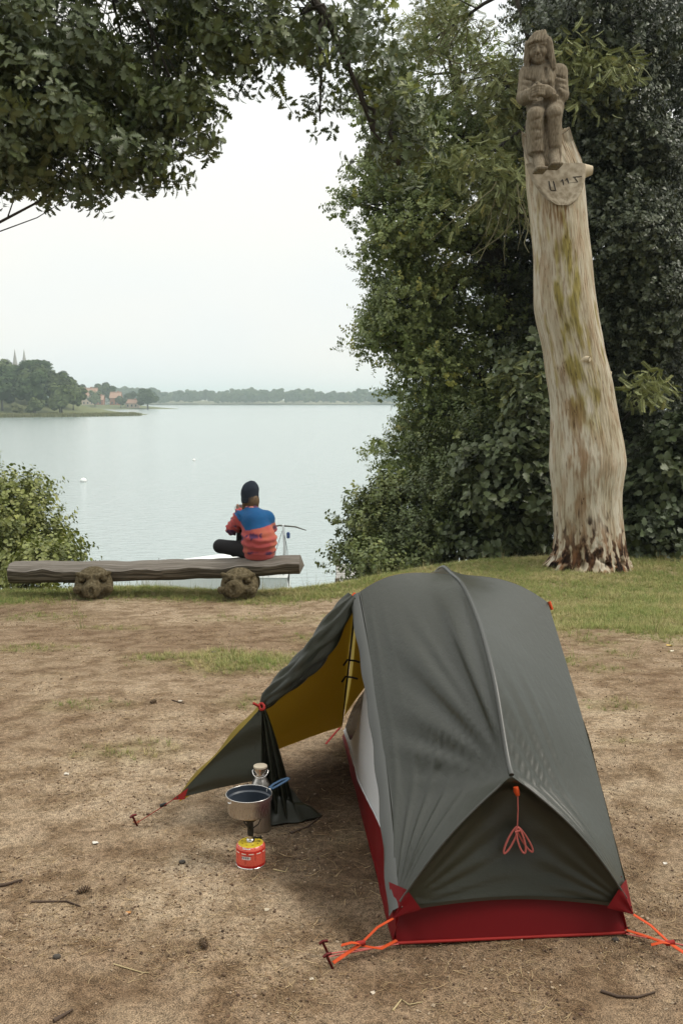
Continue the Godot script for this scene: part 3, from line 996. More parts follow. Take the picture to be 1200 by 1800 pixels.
func build_cooking() -> void:
	var brushed := noise_tex(71, 0.05, 256, 2, FastNoiseLite.TYPE_SIMPLEX, [[0.0, 1.0], [Color(0.2, 0.2, 0.2), Color(0.5, 0.5, 0.5)]], 0.0)
	var steel := mat(lin(0.52, 0.49, 0.46), 0.34, {"metal": 1.0})
	steel.roughness_texture = brushed
	steel.roughness = 0.9
	steel.uv1_scale = Vector3(14, 0.4, 1)
	var bright := mat(lin(0.66, 0.64, 0.62), 0.25, {"metal": 1.0})
	var black := mat(lin(0.018, 0.017, 0.016), 0.55)
	# gas canister with the burner screwed on
	var g := thing("gas_stove", "small gas stove on a red and yellow fuel canister", "stove", Vector3(-0.338, 0.0, -3.55), 0.35)
	var can := mat(Color.WHITE, 0.35, {"tex": print_can(), "spec": 0.5})
	var s := Shape.new()
	s.lathe([[0.0, 0.006], [0.04, 0.004], [0.052, 0.003], [0.0545, 0.006], [0.0545, 0.006], [0.0545, 0.068]], 48)
	s.lathe([[0.0545, 0.068], [0.0535, 0.074], [0.050, 0.08], [0.046, 0.0835]], 48)
	part("canister", s, can, g)
	s = Shape.new(); s.lathe([[0.0535, 0.0], [0.0565, 0.002], [0.0568, 0.005], [0.0545, 0.0065]], 48); part("rim", s, bright, g)
	s = Shape.new(); s.lathe([[0.047, 0.0825], [0.0455, 0.0845], [0.04, 0.086], [0.02, 0.0875], [0.0, 0.088]], 40)
	var lid := part("lid", s, mat(lin(0.62, 0.46, 0.03), 0.4), g)
	s = Shape.new()
	for i in 9:
		var a := TAU * i / 9.0 + 0.2
		s.box(Vector3(cos(a) * 0.033, 0.0872, sin(a) * 0.033), Vector3(0.007, 0.0008, 0.003), Basis(Vector3.UP, -a + PI / 2))
	part("stamped_print", s, mat(lin(0.18, 0.13, 0.015), 0.6), lid)
	s = Shape.new(); s.lathe([[0.016, 0.087], [0.016, 0.096], [0.011, 0.1], [0.011, 0.1], [0.011, 0.112]], 16); part("valve", s, bright, g)
	s = Shape.new(); s.tube([Vector3(0.0, 0.103, 0), Vector3(0.03, 0.101, 0.01), Vector3(0.04, 0.103, 0.012)], [0.004, 0.003, 0.009], 8); part("valve_knob", s, black, g)
	s = Shape.new(); s.lathe([[0.009, 0.11], [0.012, 0.122], [0.01, 0.162], [0.024, 0.172], [0.026, 0.182], [0.02, 0.187], [0.0, 0.187]], 16); part("burner_head", s, black, g)
	for i in 3:
		var a := TAU * i / 3.0
		var d := Vector3(cos(a), 0, sin(a))
		s = Shape.new(); s.tube([Vector3(0, 0.138, 0) + d * 0.01, Vector3(0, 0.15, 0) + d * 0.03, Vector3(0, 0.19, 0) + d * 0.05, Vector3(0, 0.195, 0) + d * 0.06, Vector3(0, 0.1945, 0) + d * 0.03], 0.0022, 5); part("pot_support", s, black, g)
	# pot
	var p := thing("cooking_pot", "brushed steel cooking pot with a blue handle on the stove", "pot", Vector3(-0.342, 0.1975, -3.55))
	p.scale = Vector3(0.955, 0.72, 0.955)
	s = Shape.new()
	s.lathe([[0.0, 0.0], [0.072, 0.0], [0.079, 0.004], [0.082, 0.012], [0.083, 0.07], [0.0832, 0.072], [0.0832, 0.072], [0.089, 0.0765], [0.089, 0.0765], [0.0895, 0.104]], 64)
	part("body", s, steel, p)
	s = Shape.new(); s.lathe([[0.0, 0.003], [0.074, 0.003], [0.08, 0.008], [0.0815, 0.07], [0.0815, 0.07], [0.0875, 0.077], [0.0875, 0.077], [0.0875, 0.103]].map(func(q): return q), 64)
	part("coating", s, mat(lin(0.035, 0.045, 0.062), 0.42, {"spec": 0.5}), p)
	s = Shape.new()
	var ring := []
	for i in 49: ring.append(Vector3(cos(TAU * i / 48) * 0.0885, 0.104, sin(TAU * i / 48) * 0.0885))
	s.tube(ring, 0.0018, 6, false); part("rim", s, bright, p)
	var hd := Vector3(0.74, 0.0, -0.67).normalized()
	var hs := hd.cross(Vector3.UP)
	var hb := Basis(hd, Vector3.UP, -hs)
	var bl := mat(lin(0.022, 0.06, 0.12), 0.6)
	s = Shape.new()
	for q in [-1.0, 1.0]:
		s.tube([hd * 0.105 + Vector3(0, 0.094, 0) + hs * 0.008 * q, hd * 0.13 + Vector3(0, 0.103, 0) + hs * 0.012 * q, hd * 0.17 + Vector3(0, 0.113, 0) + hs * 0.011 * q, hd * 0.195 + Vector3(0, 0.116, 0) + hs * 0.004 * q], [0.005, 0.0055, 0.0055, 0.006], 8, true)
	s.tube([hd * 0.108 + Vector3(0, 0.096, 0) - hs * 0.01, hd * 0.108 + Vector3(0, 0.096, 0) + hs * 0.01], 0.006, 8)
	s.tube([hd * 0.195 + Vector3(0, 0.116, 0) - hs * 0.006, hd * 0.195 + Vector3(0, 0.116, 0) + hs * 0.006], 0.006, 8)
	var h := part("handle", s, bl, p)
	s = Shape.new(); s.tube([hd * 0.089 + Vector3(0, 0.084, 0), hd * 0.1 + Vector3(0, 0.09, 0), hd * 0.11 + Vector3(0, 0.098, 0)], 0.007, 8, true, 0.5); part("bracket", s, bright, h)
	for q in [0.086, 0.095]:
		s = Shape.new(); s.lathe([[0.0028, 0.0], [0.002, 0.0015], [0.0, 0.002]], 8, hd * 0.0872 + Vector3(0, q, 0), Basis(Vector3.UP.cross(hd), -hd, Vector3.UP)); part("rivet", s, bright, p)
	var ld := Vector3(-0.75, 0, 0.66).normalized()
	s = Shape.new(); s.tube([ld * 0.089 + Vector3(-0.008, 0.088, 0.0), ld * 0.093 + Vector3(0, 0.085, 0), ld * 0.089 + Vector3(0.008, 0.088, 0.004)], 0.003, 6); part("latch", s, bright, p)
	# bottle
	var b := thing("steel_bottle", "steel drinking bottle with wooden cap in front of the awning", "bottle", Vector3(-0.324, 0.0, -3.845))
	b.scale = Vector3(1.02, 1.1, 1.02)
	s = Shape.new()
	s.lathe([[0.0, 0.002], [0.034, 0.0], [0.0385, 0.003], [0.0395, 0.01], [0.0395, 0.15], [0.038, 0.168], [0.033, 0.184], [0.026, 0.195], [0.022, 0.202], [0.021, 0.21]], 48)
	part("body", s, steel, b)
	s = Shape.new(); s.lathe([[0.021, 0.208], [0.0225, 0.21], [0.023, 0.214], [0.021, 0.216], [0.024, 0.222], [0.0265, 0.236], [0.0265, 0.236], [0.027, 0.238]], 32); part("cap", s, bright, b)
	s = Shape.new(); s.lathe([[0.027, 0.238], [0.0272, 0.243], [0.026, 0.245], [0.0, 0.2455]], 32); part("cap_disc", s, mat(lin(0.5, 0.43, 0.33), 0.8), b)
	s = Shape.new()
	var arc := []
	for i in 17:
		var a := PI * i / 16.0
		arc.append(Vector3(cos(a) * 0.0305, 0.226 - 0.022 * sin(a) * 0.9, sin(a) * 0.028))
	s.tube(arc, 0.0022, 6)
	s.tube([Vector3(0.0305, 0.226, 0), Vector3(0.026, 0.23, 0)], 0.0022, 6)
	s.tube([Vector3(-0.0305, 0.226, 0), Vector3(-0.026, 0.23, 0)], 0.0022, 6)
	part("bail", s, bright, b)

# ---------------------------------------------------------------- small things on the ground
func tuft_mesh(seed_: int, blades: int, tall: float, lean: float, wide: float) -> ArrayMesh:
	var r := RandomNumberGenerator.new(); r.seed = seed_
	var s := Shape.new()
	for i in blades:
		var a := r.randf() * TAU
		var d := Vector3(cos(a), 0, sin(a))
		var side := Vector3(-d.z, 0, d.x)
		var h := tall * r.randf_range(0.45, 1.0)
		var l := lean * r.randf_range(0.3, 1.3)
		var p := d * r.randf() * tall * 0.35
		var w := wide * r.randf_range(0.7, 1.2)
		var prev := p
		for k in 3:
			var t0 := k / 3.0; var t1 := (k + 1) / 3.0
			var q := p + Vector3.UP * h * t1 * (1.0 - 0.25 * l * t1) + d * h * l * t1 * t1
			var w0 := w * (1.0 - t0 * 0.8); var w1 := w * (1.0 - t1 * 0.97)
			s.quad(prev - side * w0, q - side * w1, q + side * w1, prev + side * w0)
			prev = q
	return s.mesh()

func build_litter() -> void:
	var grass_mat := mat(Color.WHITE, 0.75, {"vc": true, "back": lin(0.05, 0.06, 0.015), "spec": 0.25})
	var turf := []; var turf_col := []
	var sparse := []; var sparse_col := []
	var greens := [Color(0.245, 0.275, 0.09), Color(0.33, 0.315, 0.125), Color(0.19, 0.245, 0.075), Color(0.48, 0.40, 0.21)]
	# turf: denser where the ground is grassy
	for i in 150000:
		var d := 3.2 + pow(rng.randf(), 0.85) * 13.0
		var x := rnd(-0.42, 0.42) * (d + 1.2)
		var z := -d
		var g := green_at(x, z)
		if rng.randf() > g * g * 0.95: continue
		var y := ground_y(x, z)
		if y < -3.2: continue
		var sc := rnd(0.5, 1.15) * (0.75 + 0.5 * g)
		var b := facing(Vector3(rnd(-0.25, 0.25), 1, rnd(-0.25, 0.25)), rng.randf() * TAU, sc)
		turf.append(Transform3D(b, Vector3(x, y - 0.004, z)))
		var dry := clampf(noise_b.get_noise_2d(x * 90.0, z * 90.0 + 40.0) + rnd(-0.35, 0.55), 0.0, 1.0)
		var c: Color = greens[rng.randi() % 3].lerp(greens[3], dry) * rnd(0.8, 1.2)
		turf_col.append(c)
	var go := many("grass", tuft_mesh(5, 11, 0.05, 0.7, 0.0016), grass_mat, turf, turf_col, self)
	tag(go, "short thin grass on the camp ground and bank edge", "grass", "", "stuff")
	# longer pale stalks on the right lawn and the crest
	for i in 3200:
		var d := rnd(6.5, 14.5)
		var x := rnd(-0.42, 0.42) * d
		if rng.randf() > green_at(x, -d) * (0.45 if d < crest(x) - 0.6 else 1.0): continue
		sparse.append(Transform3D(facing(Vector3(rnd(-0.3, 0.3), 1, rnd(-0.3, 0.3)), rng.randf() * TAU, rnd(0.5, 1.4)), Vector3(x, ground_y(x, -d) - 0.005, -d)))
		sparse_col.append((Color(0.42, 0.36, 0.19) if rng.randf() < 0.4 else Color(0.2, 0.23, 0.075)) * rnd(0.8, 1.2))
	for i in 240:
		var a := rng.randf() * TAU
		var q := spot(1030, 1000, -13.1)
		var r := rnd(0.5, 0.8)
		var x := q.x + cos(a) * r * 1.1; var zz := -13.1 + sin(a) * r
		sparse.append(Transform3D(facing(Vector3(rnd(-0.3, 0.3), 1, rnd(-0.3, 0.3)), rng.randf() * TAU, rnd(0.4, 1.1)), Vector3(x, ground_y(x, zz) - 0.005, zz)))
		sparse_col.append((Color(0.42, 0.36, 0.19) if rng.randf() < 0.5 else Color(0.24, 0.25, 0.085)) * rnd(0.8, 1.2))
	tag(many("long_grass", tuft_mesh(6, 5, 0.14, 0.5, 0.0016), grass_mat, sparse, sparse_col, self), "longer pale grass stalks standing in the turf", "grass", "", "stuff")
	# needles, crumbs and bark flakes of the forest floor
	var needle := Shape.new()
	needle.tube([Vector3(-0.5, 0, 0), Vector3(-0.1, 0.0, 0.04), Vector3(0.5, 0.0, 0.0)], [0.010, 0.012, 0.006], 3)
	var flake := Shape.new()
	flake.grid([PackedVector3Array([Vector3(-0.5, 0, -0.2), Vector3(0, 0.12, -0.42), Vector3(0.5, 0.02, -0.25)]), PackedVector3Array([Vector3(-0.55, 0.1, 0.05), Vector3(0, 0.2, 0.0), Vector3(0.6, 0.12, 0.08)]), PackedVector3Array([Vector3(-0.4, 0.0, 0.3), Vector3(0.1, 0.08, 0.4), Vector3(0.42, 0.0, 0.25)])])
	var crumb := Shape.new()
	var ball := SphereMesh.new(); ball.radial_segments = 7; ball.rings = 4; ball.radius = 0.5; ball.height = 0.7
	var arr := ball.get_mesh_arrays()
	for i in arr[Mesh.ARRAY_VERTEX].size():
		var q: Vector3 = arr[Mesh.ARRAY_VERTEX][i]
		crumb.vert(q * (1.0 + 0.35 * noise_a.get_noise_3dv(q * 160.0)), arr[Mesh.ARRAY_NORMAL][i])
	crumb.idx = arr[Mesh.ARRAY_INDEX]
	var lists := {"needle": [[], []], "flake": [[], []], "crumb": [[], []]}
	for i in 64000:
		var d := 2.0 + pow(rng.randf(), 1.7) * 9.0
		var x := rnd(-0.42, 0.42) * (d + 0.8)
		var z := -d
		var heap := noise_b.get_noise_2d(x * 120.0 + 50.0, z * 120.0)
		if rng.randf() > 0.55 + heap * 1.3: continue
		if absf(x - 0.5) < 0.36 and z < -3.05 and z > -4.9: continue
		var y := ground_y(x, z)
		var u := rng.randf()
		var pos := Vector3(x, y + 0.002, z)
		if u < 0.5:
			var b := Basis(Vector3.UP, rng.randf() * TAU) * Basis(Vector3(0, 0, 1), rnd(-0.2, 0.2))
			var l := rnd(0.02, 0.065)
			lists.needle[0].append(Transform3D(b.scaled_local(Vector3(l, 0.055, 0.055 if rng.randf() < 0.7 else 0.09)), pos))
			var k := rng.randf()
			lists.needle[1].append(Color(0.5, 0.38, 0.22).lerp(Color(0.22, 0.13, 0.07), k) * rnd(0.8, 1.3))
		elif u < 0.66:
			var b := Basis.from_euler(Vector3(rnd(-0.3, 0.3), rng.randf() * TAU, rnd(-0.3, 0.3)))
			lists.flake[0].append(Transform3D(b.scaled_local(Vector3.ONE * rnd(0.004, 0.012)), pos))
			lists.flake[1].append([Color(0.13, 0.08, 0.05), Color(0.3, 0.23, 0.16), Color(0.38, 0.29, 0.2), Color(0.08, 0.05, 0.035)][mini(rng.randi() % 7, 3) if rng.randf() < 0.5 else rng.randi() % 2] * rnd(0.8, 1.2))
		else:
			var b := Basis.from_euler(Vector3(rng.randf() * 3, rng.randf() * 6, rng.randf() * 3))
			lists.crumb[0].append(Transform3D(b.scaled_local(Vector3.ONE * rnd(0.003, 0.009) * (2.0 if rng.randf() < 0.04 else 1.0)), pos))
			lists.crumb[1].append([Color(0.17, 0.115, 0.075), Color(0.26, 0.185, 0.125), Color(0.36, 0.27, 0.19), Color(0.09, 0.06, 0.042)][rng.randi() % 4] * rnd(0.8, 1.2))
	var lm := mat(Color.WHITE, 0.9, {"vc": true, "spec": 0.2})
	tag(many("needle_litter", needle.mesh(), lm, lists.needle[0], lists.needle[1], self), "dry pine needles scattered over the soil", "needles", "", "stuff")
	tag(many("bark_litter", flake.mesh(), lm, lists.flake[0], lists.flake[1], self), "bark flakes and leaf scraps scattered over the soil", "litter", "", "stuff")
	tag(many("soil_crumbs", crumb.mesh(), lm, lists.crumb[0], lists.crumb[1], self), "crumbs of earth and grit on the soil", "soil", "", "stuff")

	# pine cones
	var cones := [[148, 1572, 0.6, "open brown pine cone beside the bent dry twig"], [358, 1667, 2.0, "pale pine cone lying alone on bare sandy soil"], [270, 1238, 1.0, "dark pine cone on bare soil beside the turf patch"]]
	for q in cones:
		var g := spot_ground(q[0], q[1])
		var c := thing("pine_cone", q[3], "pine cone", g + Vector3(0, 0.012, 0), q[2])
		var core := Shape.new()
		core.tube([Vector3(-0.026, 0, 0), Vector3(-0.012, 0, 0), Vector3(0.012, 0.001, 0), Vector3(0.026, 0, 0)], [0.004, 0.009, 0.008, 0.002], 8)
		part("core", core, mat(lin(0.07, 0.045, 0.03), 0.9), c)
		var sc := Shape.new()
		for i in 46:
			var tt := i / 46.0
			var a := i * 2.4
			var rad := 0.013 * pow(sin(PI * (0.12 + 0.8 * tt)), 0.7)
			var at := Vector3(-0.024 + 0.046 * tt, 0, 0)
			var dir := Vector3(0.35, cos(a), sin(a)).normalized()
			var sd := Vector3(0, -sin(a), cos(a)) * 0.0042
			var tip := at + dir * rad
			sc.quad(at - sd * 0.5, tip - sd, tip + sd, at + sd * 0.5)
			sc.quad(tip - sd, tip - sd * 0.8 + dir.rotated(Vector3(0, -sin(a), cos(a)), 0.9) * 0.002 + Vector3(-0.002, 0, 0), tip + sd * 0.8 + Vector3(-0.002, 0, 0), tip + sd)
		part("scales", sc, mat(lin(0.22, 0.155, 0.095), 0.85), c).set_meta("kind", "stuff")
	# sticks
	var sticks := [
		[[[55, 1588], [118, 1587], [142, 1599]], 0.0042, "thin bent dry twig lying beside a pine cone"], [[[-25, 1562], [10, 1559], [40, 1553]], 0.007, "dark thick stick with broken end on the soil"],
		[[[95, 1800], [112, 1788], [128, 1780]], 0.006, "short dark twig half buried in sandy soil"], [[[303, 1233], [315, 1236], [324, 1239]], 0.004, "tiny dark twig below the turf patch"],
		[[[510, 1470], [540, 1455], [566, 1438]], 0.005, "dark twig on damp soil beside the tent door"], [[[1055, 1748], [1085, 1758], [1120, 1756], [1150, 1748]], 0.005, "curved dark root on the soil at the tent foot"],
		[[[480, 1530], [502, 1537], [505, 1530]], 0.0026, "pale straw lying beside the fuel canister"], [[[200, 1700], [250, 1712], [262, 1714]], 0.0024, "long pale straw on open sandy soil"],
		[[[690, 1778], [705, 1762], [718, 1770], [742, 1764]], 0.003, "tangled yellow straw near the tent foot"]]
	var wood := mat(lin(0.075, 0.05, 0.035), 0.9)
	var straw := mat(lin(0.42, 0.33, 0.18), 0.8)
	for q in sticks:
		var pts := []
		var o := spot_ground(q[0][0][0], q[0][0][1])
		for e in q[0]: pts.append(spot_ground(e[0], e[1]) - o + Vector3(0, q[1] * 0.9, 0))
		var s := Shape.new()
		var rad := []
		for i in pts.size(): rad.append(q[1] * lerpf(1.0, 0.55, float(i) / (pts.size() - 1)))
		s.tube(pts, rad, 6)
		single("twig" if q[1] > 0.0031 else "straw", s, wood if q[1] > 0.0031 else straw, o, q[2], "twig" if q[1] > 0.0031 else "straw")
	# fallen leaves
	var leaves := [[405, 1498, 0.035, Color(0.36, 0.26, 0.15), "curled tan leaf beside the fuel canister"], [117, 1364, 0.03, Color(0.55, 0.5, 0.42), "bleached leaf on bare soil under thin turf"], [235, 1484, 0.0, Color.WHITE, ""], [168, 1486, 0.028, Color(0.6, 0.56, 0.5), "white scrap of leaf on open soil"],
		[318, 1234, 0.03, Color(0.5, 0.45, 0.37), "pale leaf lying below the turf patch"], [491, 1188, 0.035, Color(0.5, 0.52, 0.47), "grey green leaf on turf beside the rolled awning"], [226, 1609, 0.024, Color(0.42, 0.2, 0.07), "small rust brown leaf on open soil"], [240, 1449, 0.034, Color(0.3, 0.12, 0.05), "rust brown leaf at the awning peg"],
		[1175, 1137, 0.05, Color(0.55, 0.38, 0.12), "yellow leaf where lawn meets bare soil"], [1180, 1145, 0.04, Color(0.62, 0.55, 0.42), "pale leaf where lawn meets bare soil"], [1168, 1522, 0.02, Color(0.6, 0.55, 0.48), "tiny pale leaf on soil beside the strap"], [548, 1723, 0.016, Color(0.55, 0.48, 0.38), "small round pale leaf near the orange strap"], [655, 1748, 0.018, Color(0.5, 0.42, 0.33), "small tan leaf on the soil at the tent foot"], [470, 1600, 0.022, Color(0.45, 0.38, 0.28), "tan leaf scrap on soil below the canister"]]
	for q in leaves:
		if q[2] == 0.0: continue
		var rows := []
		for i in 7:
			var tt := i / 6.0
			var w: float = 0.42 * sin(PI * pow(tt, 0.8)) * (1.0 + 0.2 * sin(tt * 17.0))
			rows.append(PackedVector3Array([Vector3(tt - 0.5, 0.16 * (1 - tt) + 0.1, -w), Vector3(tt - 0.5, 0.05 + 0.15 * tt * tt, 0), Vector3(tt - 0.5, 0.22 * tt + 0.06, w)]))
		for i in rows.size():
			var rr := PackedVector3Array()
			for p in rows[i]: rr.append(p * q[2])
			rows[i] = rr
		var s := Shape.new(); s.grid(rows)
		var o := single("fallen_leaf", s, mat(q[3].linear_to_srgb(), 0.85), spot_ground(q[0], q[1]), q[4], "leaf")
		o.rotation.y = rng.randf() * TAU
	# stones
	for q in [[375, 1149, 0.02, "dark pebble on bare soil behind the turf patch"], [320, 1521, 0.014, "small dark stone on soil near the canister"], [100, 1687, 0.014, "dark round stone on open sandy soil"], [1080, 1655, 0.012, "small pale pebble beside the right strap"]]:
		var s := Shape.new()
		var f := Solid.new(Vector3.ONE * -0.03, Vector3.ONE * 0.03, 0.005)
		f.ell(Vector3.ZERO, Vector3(q[2], q[2] * 0.6, q[2] * 0.75), 0.004)
		f.ell(Vector3(q[2] * 0.4, 0.002, 0), Vector3(q[2] * 0.6, q[2] * 0.5, q[2] * 0.6), 0.004)
		f.into(s)
		single("pebble", s, mat(lin(0.07, 0.06, 0.05), 0.9), spot_ground(q[0], q[1]) + Vector3(0, q[2] * 0.3, 0), q[3], "pebble")

func spot_ground(px: float, py: float) -> Vector3:
	var z := -2.0
	for i in 400:
		var p := spot(px, py, z)
		if p.y <= ground_y(p.x, p.z): return Vector3(p.x, ground_y(p.x, p.z), p.z)
		z -= 0.01 * absf(z) * 0.5
	return spot(px, py, z)

# ---------------------------------------------------------------- log bench, its pig head stumps, the sitter
const BENCH := Vector3(-2.0, -0.06, -11.0)     # middle of the log's top

func wood_tex(seed_: int, dark: Color, mid: Color, pale: Color, along := Vector2(0.12, 1.0)) -> ImageTexture:
	return noise_tex(seed_, 0.03, 512, 5, FastNoiseLite.TYPE_SIMPLEX_SMOOTH, [[0.0, 0.36, 0.5, 0.64, 1.0], [dark, dark.lerp(mid, 0.6), mid, pale, pale.lightened(0.1)]], 0.0, along)

func build_bench() -> void:
	var l := spot(22, 1006, -11.0); var r := spot(527, 992, -11.0)
	var o := (l + r) * 0.5
	var t := thing("log_bench", "long weathered split log bench resting on carved pig heads", "bench", o)
	var rows_top := []; var rows_low := []; var ends := [[], []]
	var n := 90
	for i in n + 1:
		var a := float(i) / n
		var p := l.lerp(r, a) - o
		p.y += 0.025 * sin(PI * a) * -1.0 + 0.012 * noise_a.get_noise_1d(a * 500.0)
		var thick := lerpf(0.115, 0.10, a) * (1.0 + 0.08 * noise_b.get_noise_1d(a * 350.0))
		var half := 0.19 + 0.02 * noise_b.get_noise_1d(a * 260.0 + 40.0)
		if a < 0.02 or a > 0.98: half *= 0.93
		var scal := 0.018 * absf(sin(a * 19.0 + 0.7)) + 0.012 * noise_a.get_noise_1d(a * 900.0)
		var tp := PackedVector3Array(); var lw := PackedVector3Array()
		# hewn top: slightly crowned, running down over the front to a scalloped edge
		for k in 9:
			var b := k / 8.0
			var z := lerpf(-half, half, b)
			var y := thick * 0.98 - 0.02 * pow(absf(b - 0.45) * 2.0, 2.0)
			if k >= 7: y -= (scal + 0.02) * (0.5 if k == 7 else 1.4)
			tp.append(p + Vector3(0, y + 0.004 * noise_a.get_noise_2d(a * 1500.0, b * 90.0), z))
		# rounded underside with bark grooves
		for k in 15:
			var b := k / 14.0
			var an := lerpf(0.22, PI - 0.12, b)
			var rr := 1.0 + 0.05 * noise_a.get_noise_2d(a * 240.0, b * 420.0)
			var q := p + Vector3(0, -sin(an) * thick * 1.05 * rr, cos(an) * half * 1.02 * rr)
			if k == 0: q = tp[8]
			if k == 1: q = q.lerp(tp[8], 0.55)
			if k == 14: q = tp[0]
			lw.append(q)
		rows_top.append(tp); rows_low.append(lw)
	var grain := wood_tex(81, Color(0.34, 0.32, 0.295), Color(0.43, 0.405, 0.375), Color(0.51, 0.485, 0.455))
	var bark := wood_tex(82, Color(0.25, 0.23, 0.2), Color(0.36, 0.335, 0.295), Color(0.45, 0.42, 0.375))
	var mt := mat(Color.WHITE, 0.9, {"tex": grain, "bump": grain, "depth": 0.8, "scale": Vector3(0.9, 2.6, 1), "spec": 0.2})
	var mb := mat(Color.WHITE, 0.95, {"tex": bark, "bump": bark, "depth": 1.4, "scale": Vector3(0.9, 2.3, 1), "spec": 0.2})
	var uv1 := []; var uv2 := []
	for i in n + 1:
		var u1 := PackedVector2Array(); var u2 := PackedVector2Array()
		for k in 9: u1.append(Vector2(i * 0.036, k / 8.0))
		for k in 15: u2.append(Vector2(i * 0.036, k / 14.0))
		uv1.append(u1); uv2.append(u2)
	var s := Shape.new(); s.grid(rows_top, false, null, uv1); tag(part("hewn_top", s, mt, t), "bleached grey hewn upper face", "")
	s = Shape.new(); s.grid(rows_low, false, null, uv2); tag(part("underside", s, mb, t), "weathered rounded underside of the log", "")
	for e in 2:
		var i := 0 if e == 0 else n
		var ring := []
		for p in rows_top[i]: ring.append(p)
		for k in range(1, 14): ring.append(rows_low[i][k])
		var c := Vector3.ZERO
		for p in ring: c += p
		c /= ring.size()
		c.x += (-0.05 if e == 0 else 0.05)
		s = Shape.new()
		for k in ring.size():
			var q: Vector3 = ring[(k + 1) % ring.size()]
			if e == 1: s.tri(ring[k], q, c)
			else: s.tri(q, ring[k], c)
		part("sawn_end", s, mt, t)
	# stumps carved as pig heads, snouts towards the tent
	for e in 2:
		var px: float = [157.0, 424.0][e]
		var base := spot(px, 1040, -10.72)
		base.y = ground_y(base.x, -10.75)
		var top := o.y + (-0.1 if e == 0 else -0.095)
		var hgt := top - base.y + 0.1
		var hb := thing("pig_head_stump", ["stump carved as a pig head with low snout, under the empty end of bench", "stump carved as a pig head with upturned round snout, below the sitter"][e], "stump", Vector3(base.x, base.y - 0.045, -11.0), [0.18, -0.1][e], "carved stumps under the bench")
		var f := Solid.new(Vector3(-0.34, -0.05, -0.42), Vector3(0.34, 0.56, 0.62), 0.014)
		var R := 0.19
		var r0 := minf(R, hgt * 0.5)
		f.cap(Vector3(0, r0, -0.2), Vector3(0, r0, 0.1), r0, r0, 0.02)
		f.cap(Vector3(0, R, 0.1), Vector3(0, R, 0.2), R, R * 0.98, 0.03)
		f.ell(Vector3(0, R, 0.24), Vector3(R * 1.08, R * 1.04, 0.17), 0.04)
		var sn := Vector3(-0.015, R * ([0.86, 1.04][e]), 0.45)
		f.cap(Vector3(0, R * 0.98, 0.3), sn, 0.135, 0.08, 0.04)                                # muzzle
		f.ell(sn + Vector3(0, 0, 0.03), Vector3(0.1, [0.08, 0.1][e], 0.03), 0.015)              # snout disc
		f.ell(sn + Vector3(0, 0.0, 0.065), Vector3(0.03, 0.05, 0.03), 0.012, true)
		for q in [-1.0, 1.0]:
			f.ell(Vector3(q * 0.115, R * 1.42, 0.37), Vector3(0.056, 0.05, 0.05), 0.012, true)     # eye socket
			f.ell(Vector3(q * 0.115, R * 1.42, 0.355), Vector3(0.038, 0.03, 0.035), 0.006)         # eyeball
			f.cap(Vector3(q * 0.04, R * 1.62, 0.39), Vector3(q * 0.17, R * 1.72, 0.32), 0.03, 0.026, 0.015)  # brow
			f.ell(Vector3(q * 0.155, R * 0.86, 0.37), Vector3(0.062, 0.06, 0.05), 0.02)             # cheek
			f.cap(Vector3(q * 0.0, R * 0.5, 0.44), Vector3(q * 0.2, R * 0.66, 0.36), 0.024, 0.018, 0.012, true)  # mouth
			f.cap(Vector3(q * 0.1, R * 1.16, 0.42), Vector3(q * 0.21, R * 1.05, 0.34), 0.016, 0.012, 0.012, true)   # crease
		s = Shape.new()
		f.into(s)
		for i in s.v.size():
			var p := s.v[i]
			var d := 0.004 * noise_a.get_noise_3d(p.x * 200.0, p.y * 200.0, p.z * 60.0) + 0.001 * sin(p.x * 60.0 + p.y * 45.0)
			s.v[i] = p + s.n[i] * d
		smooth_normals(s)
		var tex := wood_tex(84 + e, Color(0.24, 0.21, 0.15), Color(0.33, 0.295, 0.22), Color(0.41, 0.37, 0.29), Vector2(1, 1))
		part("pig_head", s, mat(Color.WHITE, 0.95, {"tex": tex, "tri": true, "scale": Vector3(1.6, 1.6, 1.6), "spec": 0.2}), hb)

